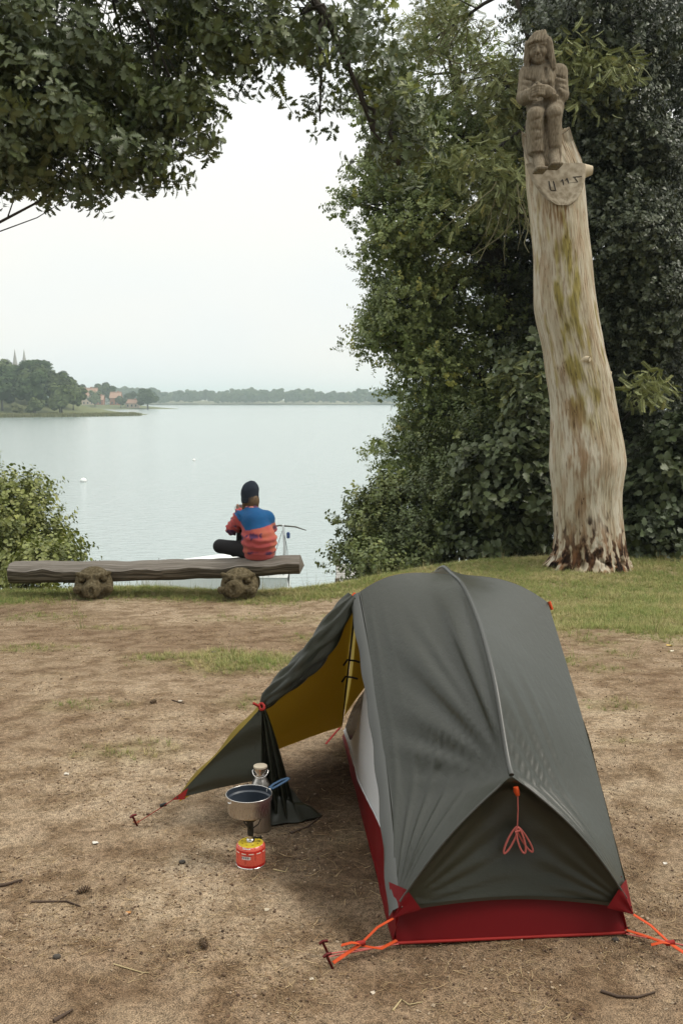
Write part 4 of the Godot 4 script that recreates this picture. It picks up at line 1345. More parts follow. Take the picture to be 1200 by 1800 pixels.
func build_sitter() -> void:
	var o := spot(450, 985, -11.0)
	var skin := mat(lin(0.42, 0.25, 0.17), 0.6, {"spec": 0.35})
	# local frame: x to the right of the picture, y up, z towards the tent
	var J := {"hip": Vector3(0.03, 0.11, 0.0), "waist": Vector3(0.02, 0.26, 0.02), "chest": Vector3(-0.01, 0.43, -0.02), "neck": Vector3(-0.05, 0.56, -0.06), "head": Vector3(-0.07, 0.675, -0.1),
		"sl": Vector3(-0.165, 0.47, -0.06), "sr": Vector3(0.125, 0.465, -0.06), "el": Vector3(-0.275, 0.335, -0.18), "er": Vector3(0.14, 0.32, -0.27), "hl": Vector3(-0.215, 0.5, -0.33), "hr": Vector3(-0.15, 0.5, -0.36),
		"kl": Vector3(-0.42, 0.135, -0.17), "al": Vector3(-0.05, 0.06, -0.24), "fl": Vector3(0.09, 0.05, -0.26), "kr": Vector3(-0.17, 0.37, -0.3), "ar": Vector3(-0.2, 0.06, -0.2), "fr": Vector3(-0.26, 0.035, -0.3)}
	var t := thing("person", "person in navy beanie and blue and coral fleece sitting cross legged on the log bench", "person", o)
	var lo := Vector3(-0.58, -0.04, -0.52); var hi := Vector3(0.34, 0.96, 0.26)
	# body
	var f := Solid.new(lo, hi, 0.016)
	f.cap(J.hip, J.waist, 0.13, 0.11, 0.05); f.cap(J.waist, J.chest, 0.11, 0.13, 0.05)
	f.cap(J.chest, J.sl, 0.09, 0.06, 0.05); f.cap(J.chest, J.sr, 0.09, 0.06, 0.05); f.cap(J.chest, J.neck, 0.08, 0.052, 0.04)
	for e in [["sl", "el", "hl"], ["sr", "er", "hr"]]:
		f.cap(J[e[0]], J[e[1]], 0.05, 0.042, 0.03); f.cap(J[e[1]], J[e[2]], 0.04, 0.028, 0.03)
	for e in [["kl", "al", "fl"], ["kr", "ar", "fr"]]:
		f.cap(J.hip, J[e[0]], 0.085, 0.06, 0.04); f.cap(J[e[0]], J[e[1]], 0.055, 0.038, 0.03); f.cap(J[e[1]], J[e[2]], 0.036, 0.03, 0.03)
	var s := Shape.new(); f.into(s)
	var hd := Solid.new(J.head + Vector3(-0.2, -0.2, -0.2), J.head + Vector3(0.2, 0.2, 0.2), 0.008)
	var look := Basis(Vector3.UP, 0.55)          # turned a little to the left
	hd.ell(J.head + look * Vector3(0, 0.02, 0.015), Vector3(0.078, 0.1, 0.095), 0.02, false, look)
	hd.ell(J.head + look * Vector3(0, -0.05, -0.035), Vector3(0.058, 0.07, 0.065), 0.03, false, look)
	hd.cap(J.head + look * Vector3(0, -0.06, 0.03), J.neck, 0.05, 0.055, 0.03)
	hd.cap(J.head + look * Vector3(0, -0.012, -0.1), J.head + look * Vector3(0, -0.038, -0.118), 0.01, 0.016, 0.014)   # nose
	for q in [-1.0, 1.0]:
		hd.ell(J.head + look * Vector3(q * 0.034, 0.0, -0.098), Vector3(0.016, 0.01, 0.014), 0.012, true)
		hd.ell(J.head + look * Vector3(q * 0.08, -0.015, 0.01), Vector3(0.012, 0.032, 0.02), 0.008)
	hd.cap(J.head + look * Vector3(-0.02, -0.068, -0.096), J.head + look * Vector3(0.02, -0.068, -0.096), 0.009, 0.009, 0.01)
	hd.into(s)
	# hands closed round the mug
	for e in [["hl", "el", -1.0], ["hr", "er", 1.0]]:
		var w: Vector3 = J[e[0]]
		var hs := Solid.new(w + Vector3(-0.1, -0.1, -0.12), w + Vector3(0.1, 0.12, 0.1), 0.006)
		var mug := Vector3(-0.205, 0.545, -0.37)
		var dir := (mug - w).normalized()
		hs.ell(w + dir * 0.025, Vector3(0.026, 0.036, 0.03), 0.01)
		for k in 4:
			var y := 0.028 - k * 0.018
			var a: Vector3 = w + dir * 0.035 + Vector3(0, y, 0)
			var b := mug + Vector3(e[2] * 0.044, y + 0.002, -0.012)
			var c := mug + Vector3(e[2] * 0.02, y, -0.046 - 0.002 * k)
			hs.cap(a, b, 0.0095, 0.009, 0.006); hs.cap(b, c, 0.009, 0.0078, 0.004)
		hs.cap(w + dir * 0.02 + Vector3(0, 0.03, 0.0), mug + Vector3(e[2] * 0.03, 0.05, 0.035), 0.011, 0.009, 0.008)
		hs.into(s)
	part("body", s, skin, t)
	# leggings
	f = Solid.new(lo, hi, 0.014)
	for e in [["kl", "al"], ["kr", "ar"]]:
		f.cap(J.hip + Vector3(0, -0.01, 0), J[e[0]], 0.105, 0.078, 0.04); f.cap(J[e[0]], J[e[1]], 0.07, 0.048, 0.03)
	f.cap(J.hip + Vector3(-0.05, -0.01, 0), J.hip + Vector3(0.07, -0.01, 0), 0.115, 0.115, 0.04)
	s = Shape.new(); f.into(s)
	part("leggings", s, mat(lin(0.012, 0.011, 0.013), 0.85), t)
	s = Shape.new(); f = Solid.new(lo, hi, 0.014)
	for e in [["al", "fl"], ["ar", "fr"]]:
		var d: Vector3 = (J[e[1]] - J[e[0]]).normalized()
		f.cap(J[e[0]], J[e[1]] + d * 0.06, 0.048, 0.038, 0.03)
	f.into(s); part("shoes", s, mat(lin(0.03, 0.03, 0.032), 0.8), t)
	# fleece
	f = Solid.new(lo, hi, 0.012)
	f.cap(J.hip + Vector3(-0.02, 0.0, 0.01), J.waist + Vector3(0, -0.06, 0), 0.15, 0.165, 0.06)
	f.cap(J.hip + Vector3(0.05, 0.0, 0.0), J.waist + Vector3(0.05, -0.05, 0), 0.14, 0.16, 0.06)
	f.cap(J.waist, J.chest, 0.165, 0.14, 0.06)
	f.cap(J.waist + Vector3(0.03, 0, 0), J.chest + Vector3(0.02, 0.0, 0), 0.165, 0.135, 0.06)
	f.cap(J.chest, J.sl, 0.11, 0.078, 0.06); f.cap(J.chest, J.sr, 0.11, 0.078, 0.06)
	f.cap(J.chest, J.neck + Vector3(-0.005, 0.015, 0), 0.1, 0.07, 0.05)
	f.cap(J.sl, J.el, 0.078, 0.072, 0.04); f.cap(J.el, J.hl, 0.072, 0.05, 0.03)
	f.cap(J.sr, J.er, 0.078, 0.072, 0.04); f.cap(J.er, J.hr, 0.072, 0.05, 0.03)
	f.block(Vector3(0, -0.09, 0), Vector3(0.5, 0.105, 0.5), 0.01, 0.02, true)
	s = Shape.new()
	var coral := Color(0.37, 0.078, 0.078); var blue := Color(0.016, 0.085, 0.215)
	f.into(s, Transform3D.IDENTITY, func(p: Vector3, _g: Vector3) -> Color:
		var line := 0.365 + 0.22 * (p.x + 0.03) + 0.35 * maxf(0.0, -p.x - 0.13)
		if p.y > 0.595: return Color(0.5, 0.2, 0.17).lerp(Color(0.1, 0.05, 0.1), smoothstep(0.05, 0.15, noise_a.get_noise_3dv(p * 900.0)))
		if p.y > line and p.z > -0.14 and p.x > -0.125 - (p.y - 0.38) * 0.75: return blue * (1.0 + 0.12 * noise_a.get_noise_3dv(p * 300.0))
		var c := coral.lerp(Color(0.43, 0.15, 0.075), clampf(noise_b.get_noise_3dv(p * 320.0) * 1.6, 0.0, 0.55))
		var mark := noise_a.get_noise_3dv(p * 650.0 + Vector3(3, 0, 0))
		var band := exp(-pow((p.y - line + 0.075) / 0.045, 2.0)) + exp(-pow((p.y - 0.1) / 0.03, 2.0)) * 0.6 + smoothstep(-0.17, -0.25, p.x) * 0.55
		return c.lerp(Color(0.075, 0.035, 0.085), smoothstep(0.1, 0.22, mark * band + 0.06 * band - 0.02)))
	for i in s.v.size():          # folds of the fleece
		var p := s.v[i]
		var w := smoothstep(0.36, 0.28, p.y) * smoothstep(0.06, 0.1, p.y)
		var d := 0.008 * sin(p.y * 70.0 + 3.0 * sin(p.x * 9.0 + 1.0) + 4.0 * noise_b.get_noise_3dv(p * 200.0)) * w + 0.007 * noise_a.get_noise_3dv(p * 420.0)
		if p.x < -0.17: d += 0.008 * sin((p.x + p.y) * 95.0)
		s.v[i] = p + s.n[i] * d
	smooth_normals(s)
	tag(part("fleece", s, mat(Color.WHITE, 0.95, {"vc": true, "sheen": 0.25, "spec": 0.15}), t), "fleece with blue shoulders and patterned coral body", "")
	# hair and beanie
	hd = Solid.new(J.head + Vector3(-0.2, -0.25, -0.2), J.head + Vector3(0.2, 0.25, 0.2), 0.008)
	hd.ell(J.head + look * Vector3(0, 0.0, 0.025), Vector3(0.088, 0.1, 0.092), 0.02, false, look)
	hd.cap(J.head + look * Vector3(-0.06, -0.02, 0.0), J.head + look * Vector3(-0.065, -0.16, -0.02), 0.032, 0.022, 0.02)
	hd.cap(J.head + look * Vector3(-0.02, -0.02, 0.07), J.head + look * Vector3(-0.03, -0.14, 0.065), 0.035, 0.02, 0.02)
	hd.cap(J.head + look * Vector3(0.05, -0.02, 0.05), J.head + look * Vector3(0.06, -0.1, 0.05), 0.03, 0.02, 0.02)
	s = Shape.new(); hd.into(s)
	for i in s.v.size(): s.v[i] += s.n[i] * 0.004 * sin(s.v[i].x * 300.0 + s.v[i].z * 260.0)
	part("hair", s, mat(lin(0.12, 0.075, 0.04), 0.6), t)
	s = Shape.new()
	var tilt := Basis(Vector3(0, 0, 1), 0.06)
	s.lathe([[0.08, -0.032], [0.096, -0.03], [0.1, -0.01], [0.1, 0.02], [0.097, 0.025], [0.097, 0.025], [0.098, 0.03], [0.1, 0.07], [0.096, 0.11], [0.084, 0.145], [0.066, 0.172], [0.045, 0.19], [0.022, 0.2], [0.0, 0.202]], 40, J.head + Vector3(0.004, 0.0, 0.012), tilt)
	for i in s.v.size():
		var q: Vector3 = s.v[i] - J.head
		var an := atan2(q.z, q.x)
		s.v[i] += s.n[i] * (0.0016 * sin(an * 60.0) + 0.03 * noise_b.get_noise_3dv(q * 450.0) * smoothstep(0.03, 0.12, q.y))
		if q.y > 0.12: s.v[i].x += (q.y - 0.12) * 0.1
	smooth_normals(s)
	part("beanie", s, mat(lin(0.014, 0.02, 0.032), 0.95, {"sheen": 0.2}), t)
	# mug in the hands
	var m := thing("mug", "small dull metal mug in the hands of the sitter", "mug", o + Vector3(-0.205, 0.5, -0.37))
	s = Shape.new(); s.lathe([[0.0, 0.0], [0.036, 0.0], [0.038, 0.004], [0.039, 0.085], [0.04, 0.087], [0.037, 0.086], [0.036, 0.005], [0.0, 0.004]], 24)
	part("cup", s, mat(lin(0.4, 0.42, 0.43), 0.35, {"metal": 0.9}), m)
	s = Shape.new(); s.tube([Vector3(-0.038, 0.07, 0), Vector3(-0.062, 0.062, 0), Vector3(-0.062, 0.03, 0), Vector3(-0.038, 0.02, 0)], 0.004, 6); part("handle", s, mat(lin(0.4, 0.42, 0.43), 0.35, {"metal": 0.9}), m)

func smooth_normals(s: Shape) -> void:
	var nn := PackedVector3Array(); nn.resize(s.v.size())
	var where := {}
	var rep := PackedInt32Array(); rep.resize(s.v.size())
	for i in s.v.size():
		var key := Vector3i((s.v[i] * 20000.0).round())
		if not where.has(key): where[key] = i
		rep[i] = where[key]
	for i in range(0, s.idx.size(), 3):
		var a := s.idx[i]; var b := s.idx[i + 1]; var c := s.idx[i + 2]
		var f := (s.v[c] - s.v[a]).cross(s.v[b] - s.v[a])
		nn[rep[a]] += f; nn[rep[b]] += f; nn[rep[c]] += f
	for i in s.v.size():
		var q := nn[rep[i]]
		if q.length_squared() > 1e-16: s.n[i] = q.normalized()

# ---------------------------------------------------------------- the carved trunk with its seated wooden figure
const TRUNK_Z := -13.1

func trunk_rows() -> Array:     # picture rows: y, left, right
	return [[1006, 944, 1116], [996, 953, 1108], [985, 962, 1104], [970, 969, 1101], [940, 974, 1096], [900, 973, 1091], [870, 972, 1090], [840, 969, 1093], [815, 967, 1096], [790, 968, 1093], [750, 968, 1085], [700, 965, 1077], [668, 960, 1072], [650, 957, 1068], [620, 953, 1060], [600, 949, 1056], [560, 940, 1048], [540, 937, 1045], [520, 936, 1042], [450, 935, 1036], [400, 932, 1031], [370, 930, 1029], [320, 926, 1025], [290, 924, 1022], [255, 921, 1014], [222, 918, 1005]]

func build_carving() -> void:
	var base := spot_ground(1030, 1000)
	var o := Vector3(spot(1030, 1000, TRUNK_Z).x, ground_y(spot(1030, 1000, TRUNK_Z).x, TRUNK_Z), TRUNK_Z)
	if base: pass
	var t := thing("carved_trunk", "bare pale dead tree trunk carved into a seated wooden figure on top", "sculpture", o)
	var keys := []
	for q in trunk_rows():
		var a := spot(q[1], q[0], TRUNK_Z) - o; var b := spot(q[2], q[0], TRUNK_Z) - o
		keys.append([(a + b) * 0.5, (b.x - a.x) * 0.5])
	keys.reverse()          # from the top down
	var top_y: float = keys[0][0].y; var low_y: float = keys[keys.size() - 1][0].y
	var rows := []; var uvs := []
	var NR := 300; var NC := 120
	var cut_c := spot(975, 318, TRUNK_Z) - o        # middle of the sawn oval
	for i in NR + 1:
		var y := lerpf(top_y, low_y - 0.2, float(i) / NR)
		var k := 0
		while k < keys.size() - 2 and keys[k + 1][0].y > y: k += 1
		var f := clampf((keys[k][0].y - y) / (keys[k][0].y - keys[k + 1][0].y), 0.0, 1.3)
		var ka := maxi(k - 1, 0); var kb := mini(k + 2, keys.size() - 1)
		var c: Vector3 = keys[k][0].lerp(keys[k + 1][0], f)
		var rad: float = lerpf(keys[k][1], keys[k + 1][1], f)
		if f <= 1.0:
			c.x = cubic_interpolate_in_time(keys[k][0].x, keys[k + 1][0].x, keys[ka][0].x, keys[kb][0].x, f, 1.0, -(keys[ka][0].y - keys[k][0].y) / (keys[k][0].y - keys[k + 1][0].y), (keys[k][0].y - keys[kb][0].y) / (keys[k][0].y - keys[k + 1][0].y)) if ka != k and kb != k + 1 else c.x
			rad = cubic_interpolate_in_time(keys[k][1], keys[k + 1][1], keys[ka][1], keys[kb][1], f, 1.0, -(keys[ka][0].y - keys[k][0].y) / (keys[k][0].y - keys[k + 1][0].y), (keys[k][0].y - keys[kb][0].y) / (keys[k][0].y - keys[k + 1][0].y)) if ka != k and kb != k + 1 else rad
		var row := PackedVector3Array(); var ru := PackedVector2Array()
		var hgt := y - low_y
		for j in NC + 1:
			var an := TAU * (j % NC) / NC
			var d := Vector3(cos(an), 0, sin(an))
			var rr := rad * (1.0 + 0.03 * sin(an * 3.0 + y * 0.8) * smoothstep(0.0, 1.0, absf(sin(an)))) 
			rr += 0.006 * noise_a.get_noise_3d(cos(an) * 260.0, y * 70.0, sin(an) * 260.0) + 0.03 * noise_b.get_noise_3d(cos(an) * 60.0, y * 30.0, sin(an) * 60.0)
			# buttresses, rotten hollows at the foot
			var foot := smoothstep(0.55, 0.0, hgt)
			rr += foot * (0.02 * sin(an * 5.0 + 1.0) + 0.03 * noise_a.get_noise_3d(cos(an) * 420.0, y * 380.0, sin(an) * 420.0))
			rr -= 0.07 * smoothstep(0.12, 0.32, noise_a.get_noise_3d(cos(an) * 330.0 + 70.0, y * 300.0, sin(an) * 330.0)) * smoothstep(0.6, 0.15, hgt) * smoothstep(-0.05, 0.12, hgt)
			var p := Vector3(c.x, y, c.z) + d * rr
			# the sawn face below the figure: a sloping cut through the front of the trunk
			if hgt > 0.0:
				var depth_cut := 0.18 - (p.y - cut_c.y) * 0.55        # front limit of the wood at this height
				var wav := 0.012 * noise_a.get_noise_2d(p.x * 300.0, p.y * 300.0)
				p.z = minf(p.z, maxf(depth_cut, -0.1) + wav)
			row.append(p); ru.append(Vector2(float(j) / NC, y / 7.0))
		rows.append(row); uvs.append(ru)
	# ragged upper rim
	for j in NC + 1:
		var an := TAU * (j % NC) / NC
		var lift := -0.06 * smoothstep(0.5, -0.6, cos(an)) + 0.05 * noise_a.get_noise_1d((j % NC) * 40.0)
		for i in 22: rows[i][j] += Vector3(0, lift * (1.0 - i / 22.0), 0)
	var topc := PackedVector3Array()
	for j in NC + 1: topc.append(keys[0][0] + Vector3(0, -0.2, -0.05))
	var s := Shape.new()
	s.grid([topc, rows[0]])
	s.grid(rows, true, null, uvs)
	# weathering: bleached wood, algae, brown runs, rot at the foot
	var W := 512; var H := 1024
	var im := Image.create(W, H, false, Image.FORMAT_RGB8)
	var hm := Image.create(W, H, false, Image.FORMAT_L8)
	for y in H:
		var v := float(y) / H          # 0 = foot
		var ym := v * 7.0
		for x in W:
			var u := float(x) / W
			var an := u * TAU
			var cx := cos(an); var sx := sin(an)
			var fib := noise_a.get_noise_3d(cx * 1100.0, ym * 300.0, sx * 1100.0)
			var big := noise_b.get_noise_3d(cx * 130.0, ym * 60.0, sx * 130.0)
			var mid := noise_a.get_noise_3d(cx * 300.0 + 500.0, ym * 200.0, sx * 300.0)
			var c := Color(0.61, 0.57, 0.485).lerp(Color(0.70, 0.67, 0.605), clampf(0.5 + big * 1.4, 0, 1))
			c = c.lerp(Color(0.56, 0.47, 0.37), clampf(mid * 1.4, 0, 0.45))
			c = c.lerp(Color(0.36, 0.27, 0.18), clampf((fib - 0.15) * 1.5, 0, 0.35))
			c = c.lerp(Color(0.80, 0.76, 0.70), clampf((-fib - 0.15) * 1.5, 0, 0.3))
			# algae down the middle of the front, in streaks
			var du := absf(u - 0.17 - 0.15 * v + 0.01 * sin(ym * 1.7)) / 0.1
			var alg := clampf(1.0 - du + big * 2.2 + mid * 0.9, 0, 1) * smoothstep(0.22, 0.34, v) * smoothstep(0.72, 0.6, v)
			c = c.lerp(Color(0.50, 0.46, 0.21).lerp(Color(0.36, 0.33, 0.16), clampf(fib * 2.0 + 0.3, 0, 1)), alg * clampf(0.5 + mid * 1.2, 0, 0.75))
			var br := clampf(1.1 - absf(u - 0.315) / 0.035 + mid * 1.5 + fib, 0, 1) * smoothstep(0.08, 0.14, v) * smoothstep(0.4, 0.25, v)
			c = c.lerp(Color(0.46, 0.34, 0.23), br * 0.5)
			var br2 := clampf(0.8 - absf(u - 0.28) / 0.05 + fib * 2.2, 0, 1) * smoothstep(0.58, 0.66, v) * smoothstep(0.78, 0.72, v)
			c = c.lerp(Color(0.40, 0.29, 0.17), br2 * 0.75)
			var spk := noise_a.get_noise_3d(cx * 420.0 + 77.0, ym * 420.0, sx * 420.0)
			var rot := smoothstep(0.115, 0.0, v + mid * 0.12) * clampf(0.1 + mid * 2.0 + spk * 4.0, 0, 1)
			c = c.lerp(Color(0.38, 0.21, 0.10), smoothstep(0.12, 0.0, v) * clampf(0.35 + spk * 3.0, 0, 0.75))
			c = c.lerp(Color(0.10, 0.06, 0.04), rot)
			var crack := smoothstep(0.009, 0.0, absf(noise_a.get_noise_3d(cx * 260.0 + 900.0, ym * 22.0, sx * 260.0))) * smoothstep(0.05, 0.25, mid)
			c = c.lerp(Color(0.2, 0.14, 0.09), crack * 0.85)
			im.set_pixel(x, y, c)
			hm.set_pixel(x, y, Color.WHITE * clampf(0.55 + fib * 0.5 - crack * 0.4 - rot * 0.4, 0, 1))
	var tex := ImageTexture.create_from_image(im)
	var bark := mat(Color.WHITE, 0.85, {"tex": tex, "bump": ImageTexture.create_from_image(hm), "depth": 1.4, "spec": 0.25})
	tag(part("trunk", s, bark, t), "bleached trunk with yellow green algae and a rotten foot", "")
	# stubs of lost branches
	var pale := mat(lin(0.44, 0.37, 0.26), 0.85)
	for q in [[1020, 300, 1040, 300, 0.085, 0.055], [1060, 655, 1073, 657, 0.06, 0.02], [1012, 633, 1022, 634, 0.05, 0.03], [1088, 815, 1096, 812, 0.07, 0.03]]:
		var a := spot(q[0], q[1], TRUNK_Z) - o; var b := spot(q[2], q[3], TRUNK_Z) - o
		if q[0] == 1012: a.z += 0.33; b.z += 0.41
		s = Shape.new()
		s.tube([a + Vector3(-0.06, -0.04, 0), a.lerp(b, 0.4), b], [q[4] * 1.4, q[4], q[5]], 14)
		for i in s.v.size(): s.v[i] += s.n[i] * 0.015 * noise_a.get_noise_3dv(s.v[i] * 500.0)
		part("branch_stub", s, pale, t)
	# sawn oval plate
	var cutm := mat(Color.WHITE, 0.85, {"tex": noise_tex(91, 0.02, 256, 4, FastNoiseLite.TYPE_SIMPLEX_SMOOTH, [[0.0, 0.5, 1.0], [Color(0.42, 0.38, 0.31), Color(0.54, 0.50, 0.43), Color(0.62, 0.59, 0.52)]]), "spec": 0.2})
	var slope := Basis(Vector3.RIGHT, -atan(0.55))      # the plate leans back
	var pc := Vector3(cut_c.x, cut_c.y, 0.18)
	s = Shape.new()
	var ringr := []
	for k in 25:
		var row := PackedVector3Array()
		var dy := lerpf(-0.375, 0.2, pow(k / 24.0, 1.5))
		var half := 0.385 * sqrt(maxf(0.0, 1.0 - pow((0.18 - 0.55 * dy) / 0.392, 2.0)))
		var mx: float = cut_c.x - 0.02 * dy / 0.3
		for j in 25:
			var b := j / 24.0 * 2.0 - 1.0
			var dj := dy
			if k == 24: dj += 0.03 * noise_a.get_noise_1d(j * 130.0)
			row.append(Vector3(mx + b * half, cut_c.y + dj, 0.18 - 0.55 * dj + 0.012 - 0.022 * smoothstep(0.93, 1.0, absf(b)) * smoothstep(0.0, 0.1, half)))
		ringr.append(row)
	ringr.reverse()
	s.grid(ringr)
	var plate := part("sawn_face", s, cutm, t)
	plate.set_meta("label", "smooth sawn oval face with carved strokes")
	# carved strokes on the plate, laid on as thin near-black tubes
	var strokes := [[[964, 318], [967, 334]], [[967, 334], [977, 335]], [[972, 318], [976, 335]], [[985, 319], [988, 315]], [[988, 315], [990, 325]], [[993, 317], [996, 313]], [[996, 313], [999, 322]], [[1006, 311], [1022, 310]], [[1009, 311], [1015, 320]], [[1000, 321], [1014, 320]]]
	var stroke_dark := mat(lin(0.02, 0.017, 0.014), 0.95)
	for q in strokes:
		var pa := on_plate(q[0], o, pc, slope); var pb := on_plate(q[1], o, pc, slope)
		s = Shape.new(); s.tube([pa, pa.lerp(pb, 0.5), pb], [0.006, 0.008, 0.005] if q[0][0] != 1000 else [0.002, 0.0025, 0.002], 6, true, 0.5); part("carved_stroke", s, stroke_dark, plate)
	build_figure(t, o)

func on_plate(q: Array, o: Vector3, pc: Vector3, slope: Basis) -> Vector3:
	var a := EYE - o; var d := spot(q[0], q[1], TRUNK_Z) - EYE
	var n := slope * Vector3(0, 0, 1)
	return a + d * ((pc + n * 0.014 - a).dot(n) / d.dot(n))

func build_figure(t: Node3D, o: Vector3) -> void:
	# joints measured on the figure; z is towards the viewer
	var at := func(px: float, py: float, z: float) -> Vector3:
		var p := spot(px, py, TRUNK_Z + z) - o
		return p
	var hips: Vector3 = at.call(955, 196, -0.02)
	var f := Solid.new(Vector3(-1.15, 4.85, -0.55), Vector3(0.15, 6.95, 0.75), 0.016)
	var chest: Vector3 = at.call(953, 148, 0.02)
	var neck: Vector3 = at.call(953, 118, 0.06)
	var sl: Vector3 = at.call(926, 131, 0.02); var sr: Vector3 = at.call(982, 128, 0.02)
	var el: Vector3 = at.call(920, 172, 0.1); var er: Vector3 = at.call(986, 167, 0.1)
	var hl: Vector3 = at.call(938, 165, 0.36); var hr: Vector3 = at.call(957, 160, 0.38)
	var kl: Vector3 = at.call(940, 204, 0.44); var kr: Vector3 = at.call(973, 200, 0.44)
	var cl: Vector3 = at.call(944, 262, 0.4); var cr: Vector3 = at.call(974, 254, 0.4)
	f.cap(hips, chest, 0.19, 0.2, 0.06)
	f.cap(chest, neck + Vector3(0, -0.1, -0.02), 0.19, 0.13, 0.06)
	f.cap(neck + Vector3(0, -0.08, -0.02), sl, 0.12, 0.1, 0.06); f.cap(neck + Vector3(0, -0.08, -0.02), sr, 0.12, 0.1, 0.06)
	f.cap(neck + Vector3(0, -0.1, 0), neck + Vector3(0, 0.1, 0.02), 0.085, 0.08, 0.03)
	f.cap(sl, el, 0.105, 0.088, 0.03); f.cap(sr, er, 0.105, 0.088, 0.03)
	f.cap(el, hl + Vector3(-0.06, 0, -0.08), 0.088, 0.07, 0.03); f.cap(er, hr + Vector3(0.08, 0, -0.08), 0.088, 0.075, 0.03)
	# cuffs, jacket skirt, lapels
	f.cap(hl + Vector3(-0.07, 0, -0.09), hl + Vector3(-0.045, 0.0, -0.06), 0.085, 0.085, 0.012); f.cap(hr + Vector3(0.1, 0, -0.1), hr + Vector3(0.075, 0.0, -0.07), 0.095, 0.095, 0.012)
	f.ell(hips + Vector3(0, 0.02, 0.08), Vector3(0.235, 0.13, 0.24), 0.04)
	f.cap(neck + Vector3(-0.03, -0.02, 0.07), chest + Vector3(-0.05, -0.02, 0.185), 0.032, 0.03, 0.02)
	f.cap(neck + Vector3(0.07, -0.02, 0.07), chest + Vector3(0.05, -0.02, 0.19), 0.04, 0.035, 0.02)
	f.cap(neck + Vector3(0.015, -0.06, 0.11), chest + Vector3(0.0, 0.0, 0.215), 0.022, 0.02, 0.015, true)
	# sleeves' folds
	for e in [[sl, el], [sr, er]]:
		for k in 3:
			var m: Vector3 = e[0].lerp(e[1], 0.3 + 0.25 * k)
			f.cap(m + Vector3(-0.09, 0.02, 0.085), m + Vector3(0.09, -0.03, 0.09), 0.012, 0.012, 0.02, true)
	# thighs and shins in wide trousers
	f.cap(hips + Vector3(-0.1, -0.02, 0.1), kl, 0.12, 0.102, 0.012); f.cap(hips + Vector3(0.1, -0.02, 0.1), kr, 0.12, 0.1, 0.012)
	f.cap(kl, cl, 0.102, 0.09, 0.012); f.cap(kr, cr, 0.088, 0.078, 0.012)
	f.cap(cl + Vector3(0, -0.03, 0), cl + Vector3(0, 0.04, 0), 0.096, 0.094, 0.01)
	f.block(cl + Vector3(0, -0.11, 0), Vector3(0.13, 0.06, 0.13), 0.01, 0.012, true)
	f.block(cr + Vector3(0, -0.11, 0), Vector3(0.11, 0.06, 0.13), 0.01, 0.012, true)
	for e in [[kl, cl], [kr, cr]]:
		for k in 3:
			var m: Vector3 = e[0].lerp(e[1], 0.18 + 0.3 * k)
			f.cap(m + Vector3(-0.08, -0.02 + 0.03 * (k % 2), 0.085), m + Vector3(0.07, 0.03 - 0.03 * (k % 2), 0.09), 0.010, 0.008, 0.02, true)
	# boots
	for e in [[cl, at.call(947, 284, 0.42), at.call(949, 295, 0.58)], [cr, at.call(973, 277, 0.42), at.call(976, 287, 0.58)]]:
		f.cap(e[0] + Vector3(0.0, -0.02, -0.02), e[1], 0.056, 0.06, 0.004)
		f.cap(e[1], e[2], 0.068, 0.058, 0.03)
		f.block((e[1] + e[2]) * 0.5 + Vector3(0, -0.07, 0.01), Vector3(0.075, 0.02, 0.15), 0.012, 0.008)
	# deep cuts that part arms, jacket, thighs and legs
	f.ell(chest + Vector3(0.0, -0.1, 0.25), Vector3(0.12, 0.05, 0.08), 0.02, true)
	f.ell(chest + Vector3(-0.13, -0.06, 0.2), Vector3(0.025, 0.12, 0.1), 0.02, true)
	f.ell(chest + Vector3(0.14, -0.05, 0.2), Vector3(0.025, 0.12, 0.1), 0.02, true)
	f.cap(hips + Vector3(-0.24, 0.1, 0.26), hips + Vector3(0.24, 0.11, 0.26), 0.045, 0.045, 0.02, true)
	f.cap(at.call(957, 198, 0.5), at.call(959, 268, 0.44), 0.034, 0.034, 0.01, true)
	f.cap(at.call(957, 198, 0.4), at.call(959, 268, 0.34), 0.03, 0.032, 0.01, true)
	f.ell(hips + Vector3(0, 0.16, 0.31), Vector3(0.17, 0.06, 0.15), 0.02, true)
	# lap board of wood left between figure and trunk
	f.block(hips + Vector3(0.0, -0.3, -0.05), Vector3(0.2, 0.26, 0.16), 0.05, 0.04)
	f.block(at.call(960, 240, 0.0), Vector3(0.17, 0.4, 0.14), 0.04, 0.03)
	var s := Shape.new()
	f.into(s)
	# hands, one laid over the other
	var hc: Vector3 = at.call(945, 160, 0.42)
	var hs := Solid.new(hc + Vector3(-0.22, -0.16, -0.2), hc + Vector3(0.24, 0.16, 0.16), 0.009)
	hs.ell(hc + Vector3(-0.045, -0.03, -0.02), Vector3(0.085, 0.055, 0.06), 0.02)
	hs.ell(hc + Vector3(0.09, 0.005, -0.02), Vector3(0.095, 0.075, 0.06), 0.02)
	for k in 4:
		var y := 0.05 - 0.032 * k
		hs.cap(hc + Vector3(0.06, y, 0.03), hc + Vector3(-0.015, y - 0.004, 0.062), 0.021, 0.019, 0.01)
		hs.cap(hc + Vector3(-0.015, y - 0.004, 0.062), hc + Vector3(-0.075, y - 0.02, 0.04), 0.019, 0.015, 0.006)
		hs.cap(hc + Vector3(-0.1, y - 0.05, 0.0), hc + Vector3(-0.03, y - 0.07, 0.045), 0.019, 0.016, 0.008)
	hs.cap(hc + Vector3(0.06, 0.05, 0.0), hc + Vector3(-0.02, 0.085, 0.03), 0.024, 0.018, 0.01)
	hs.cap(hc + Vector3(-0.09, 0.01, 0.0), hc + Vector3(-0.05, 0.06, 0.03), 0.024, 0.018, 0.01)
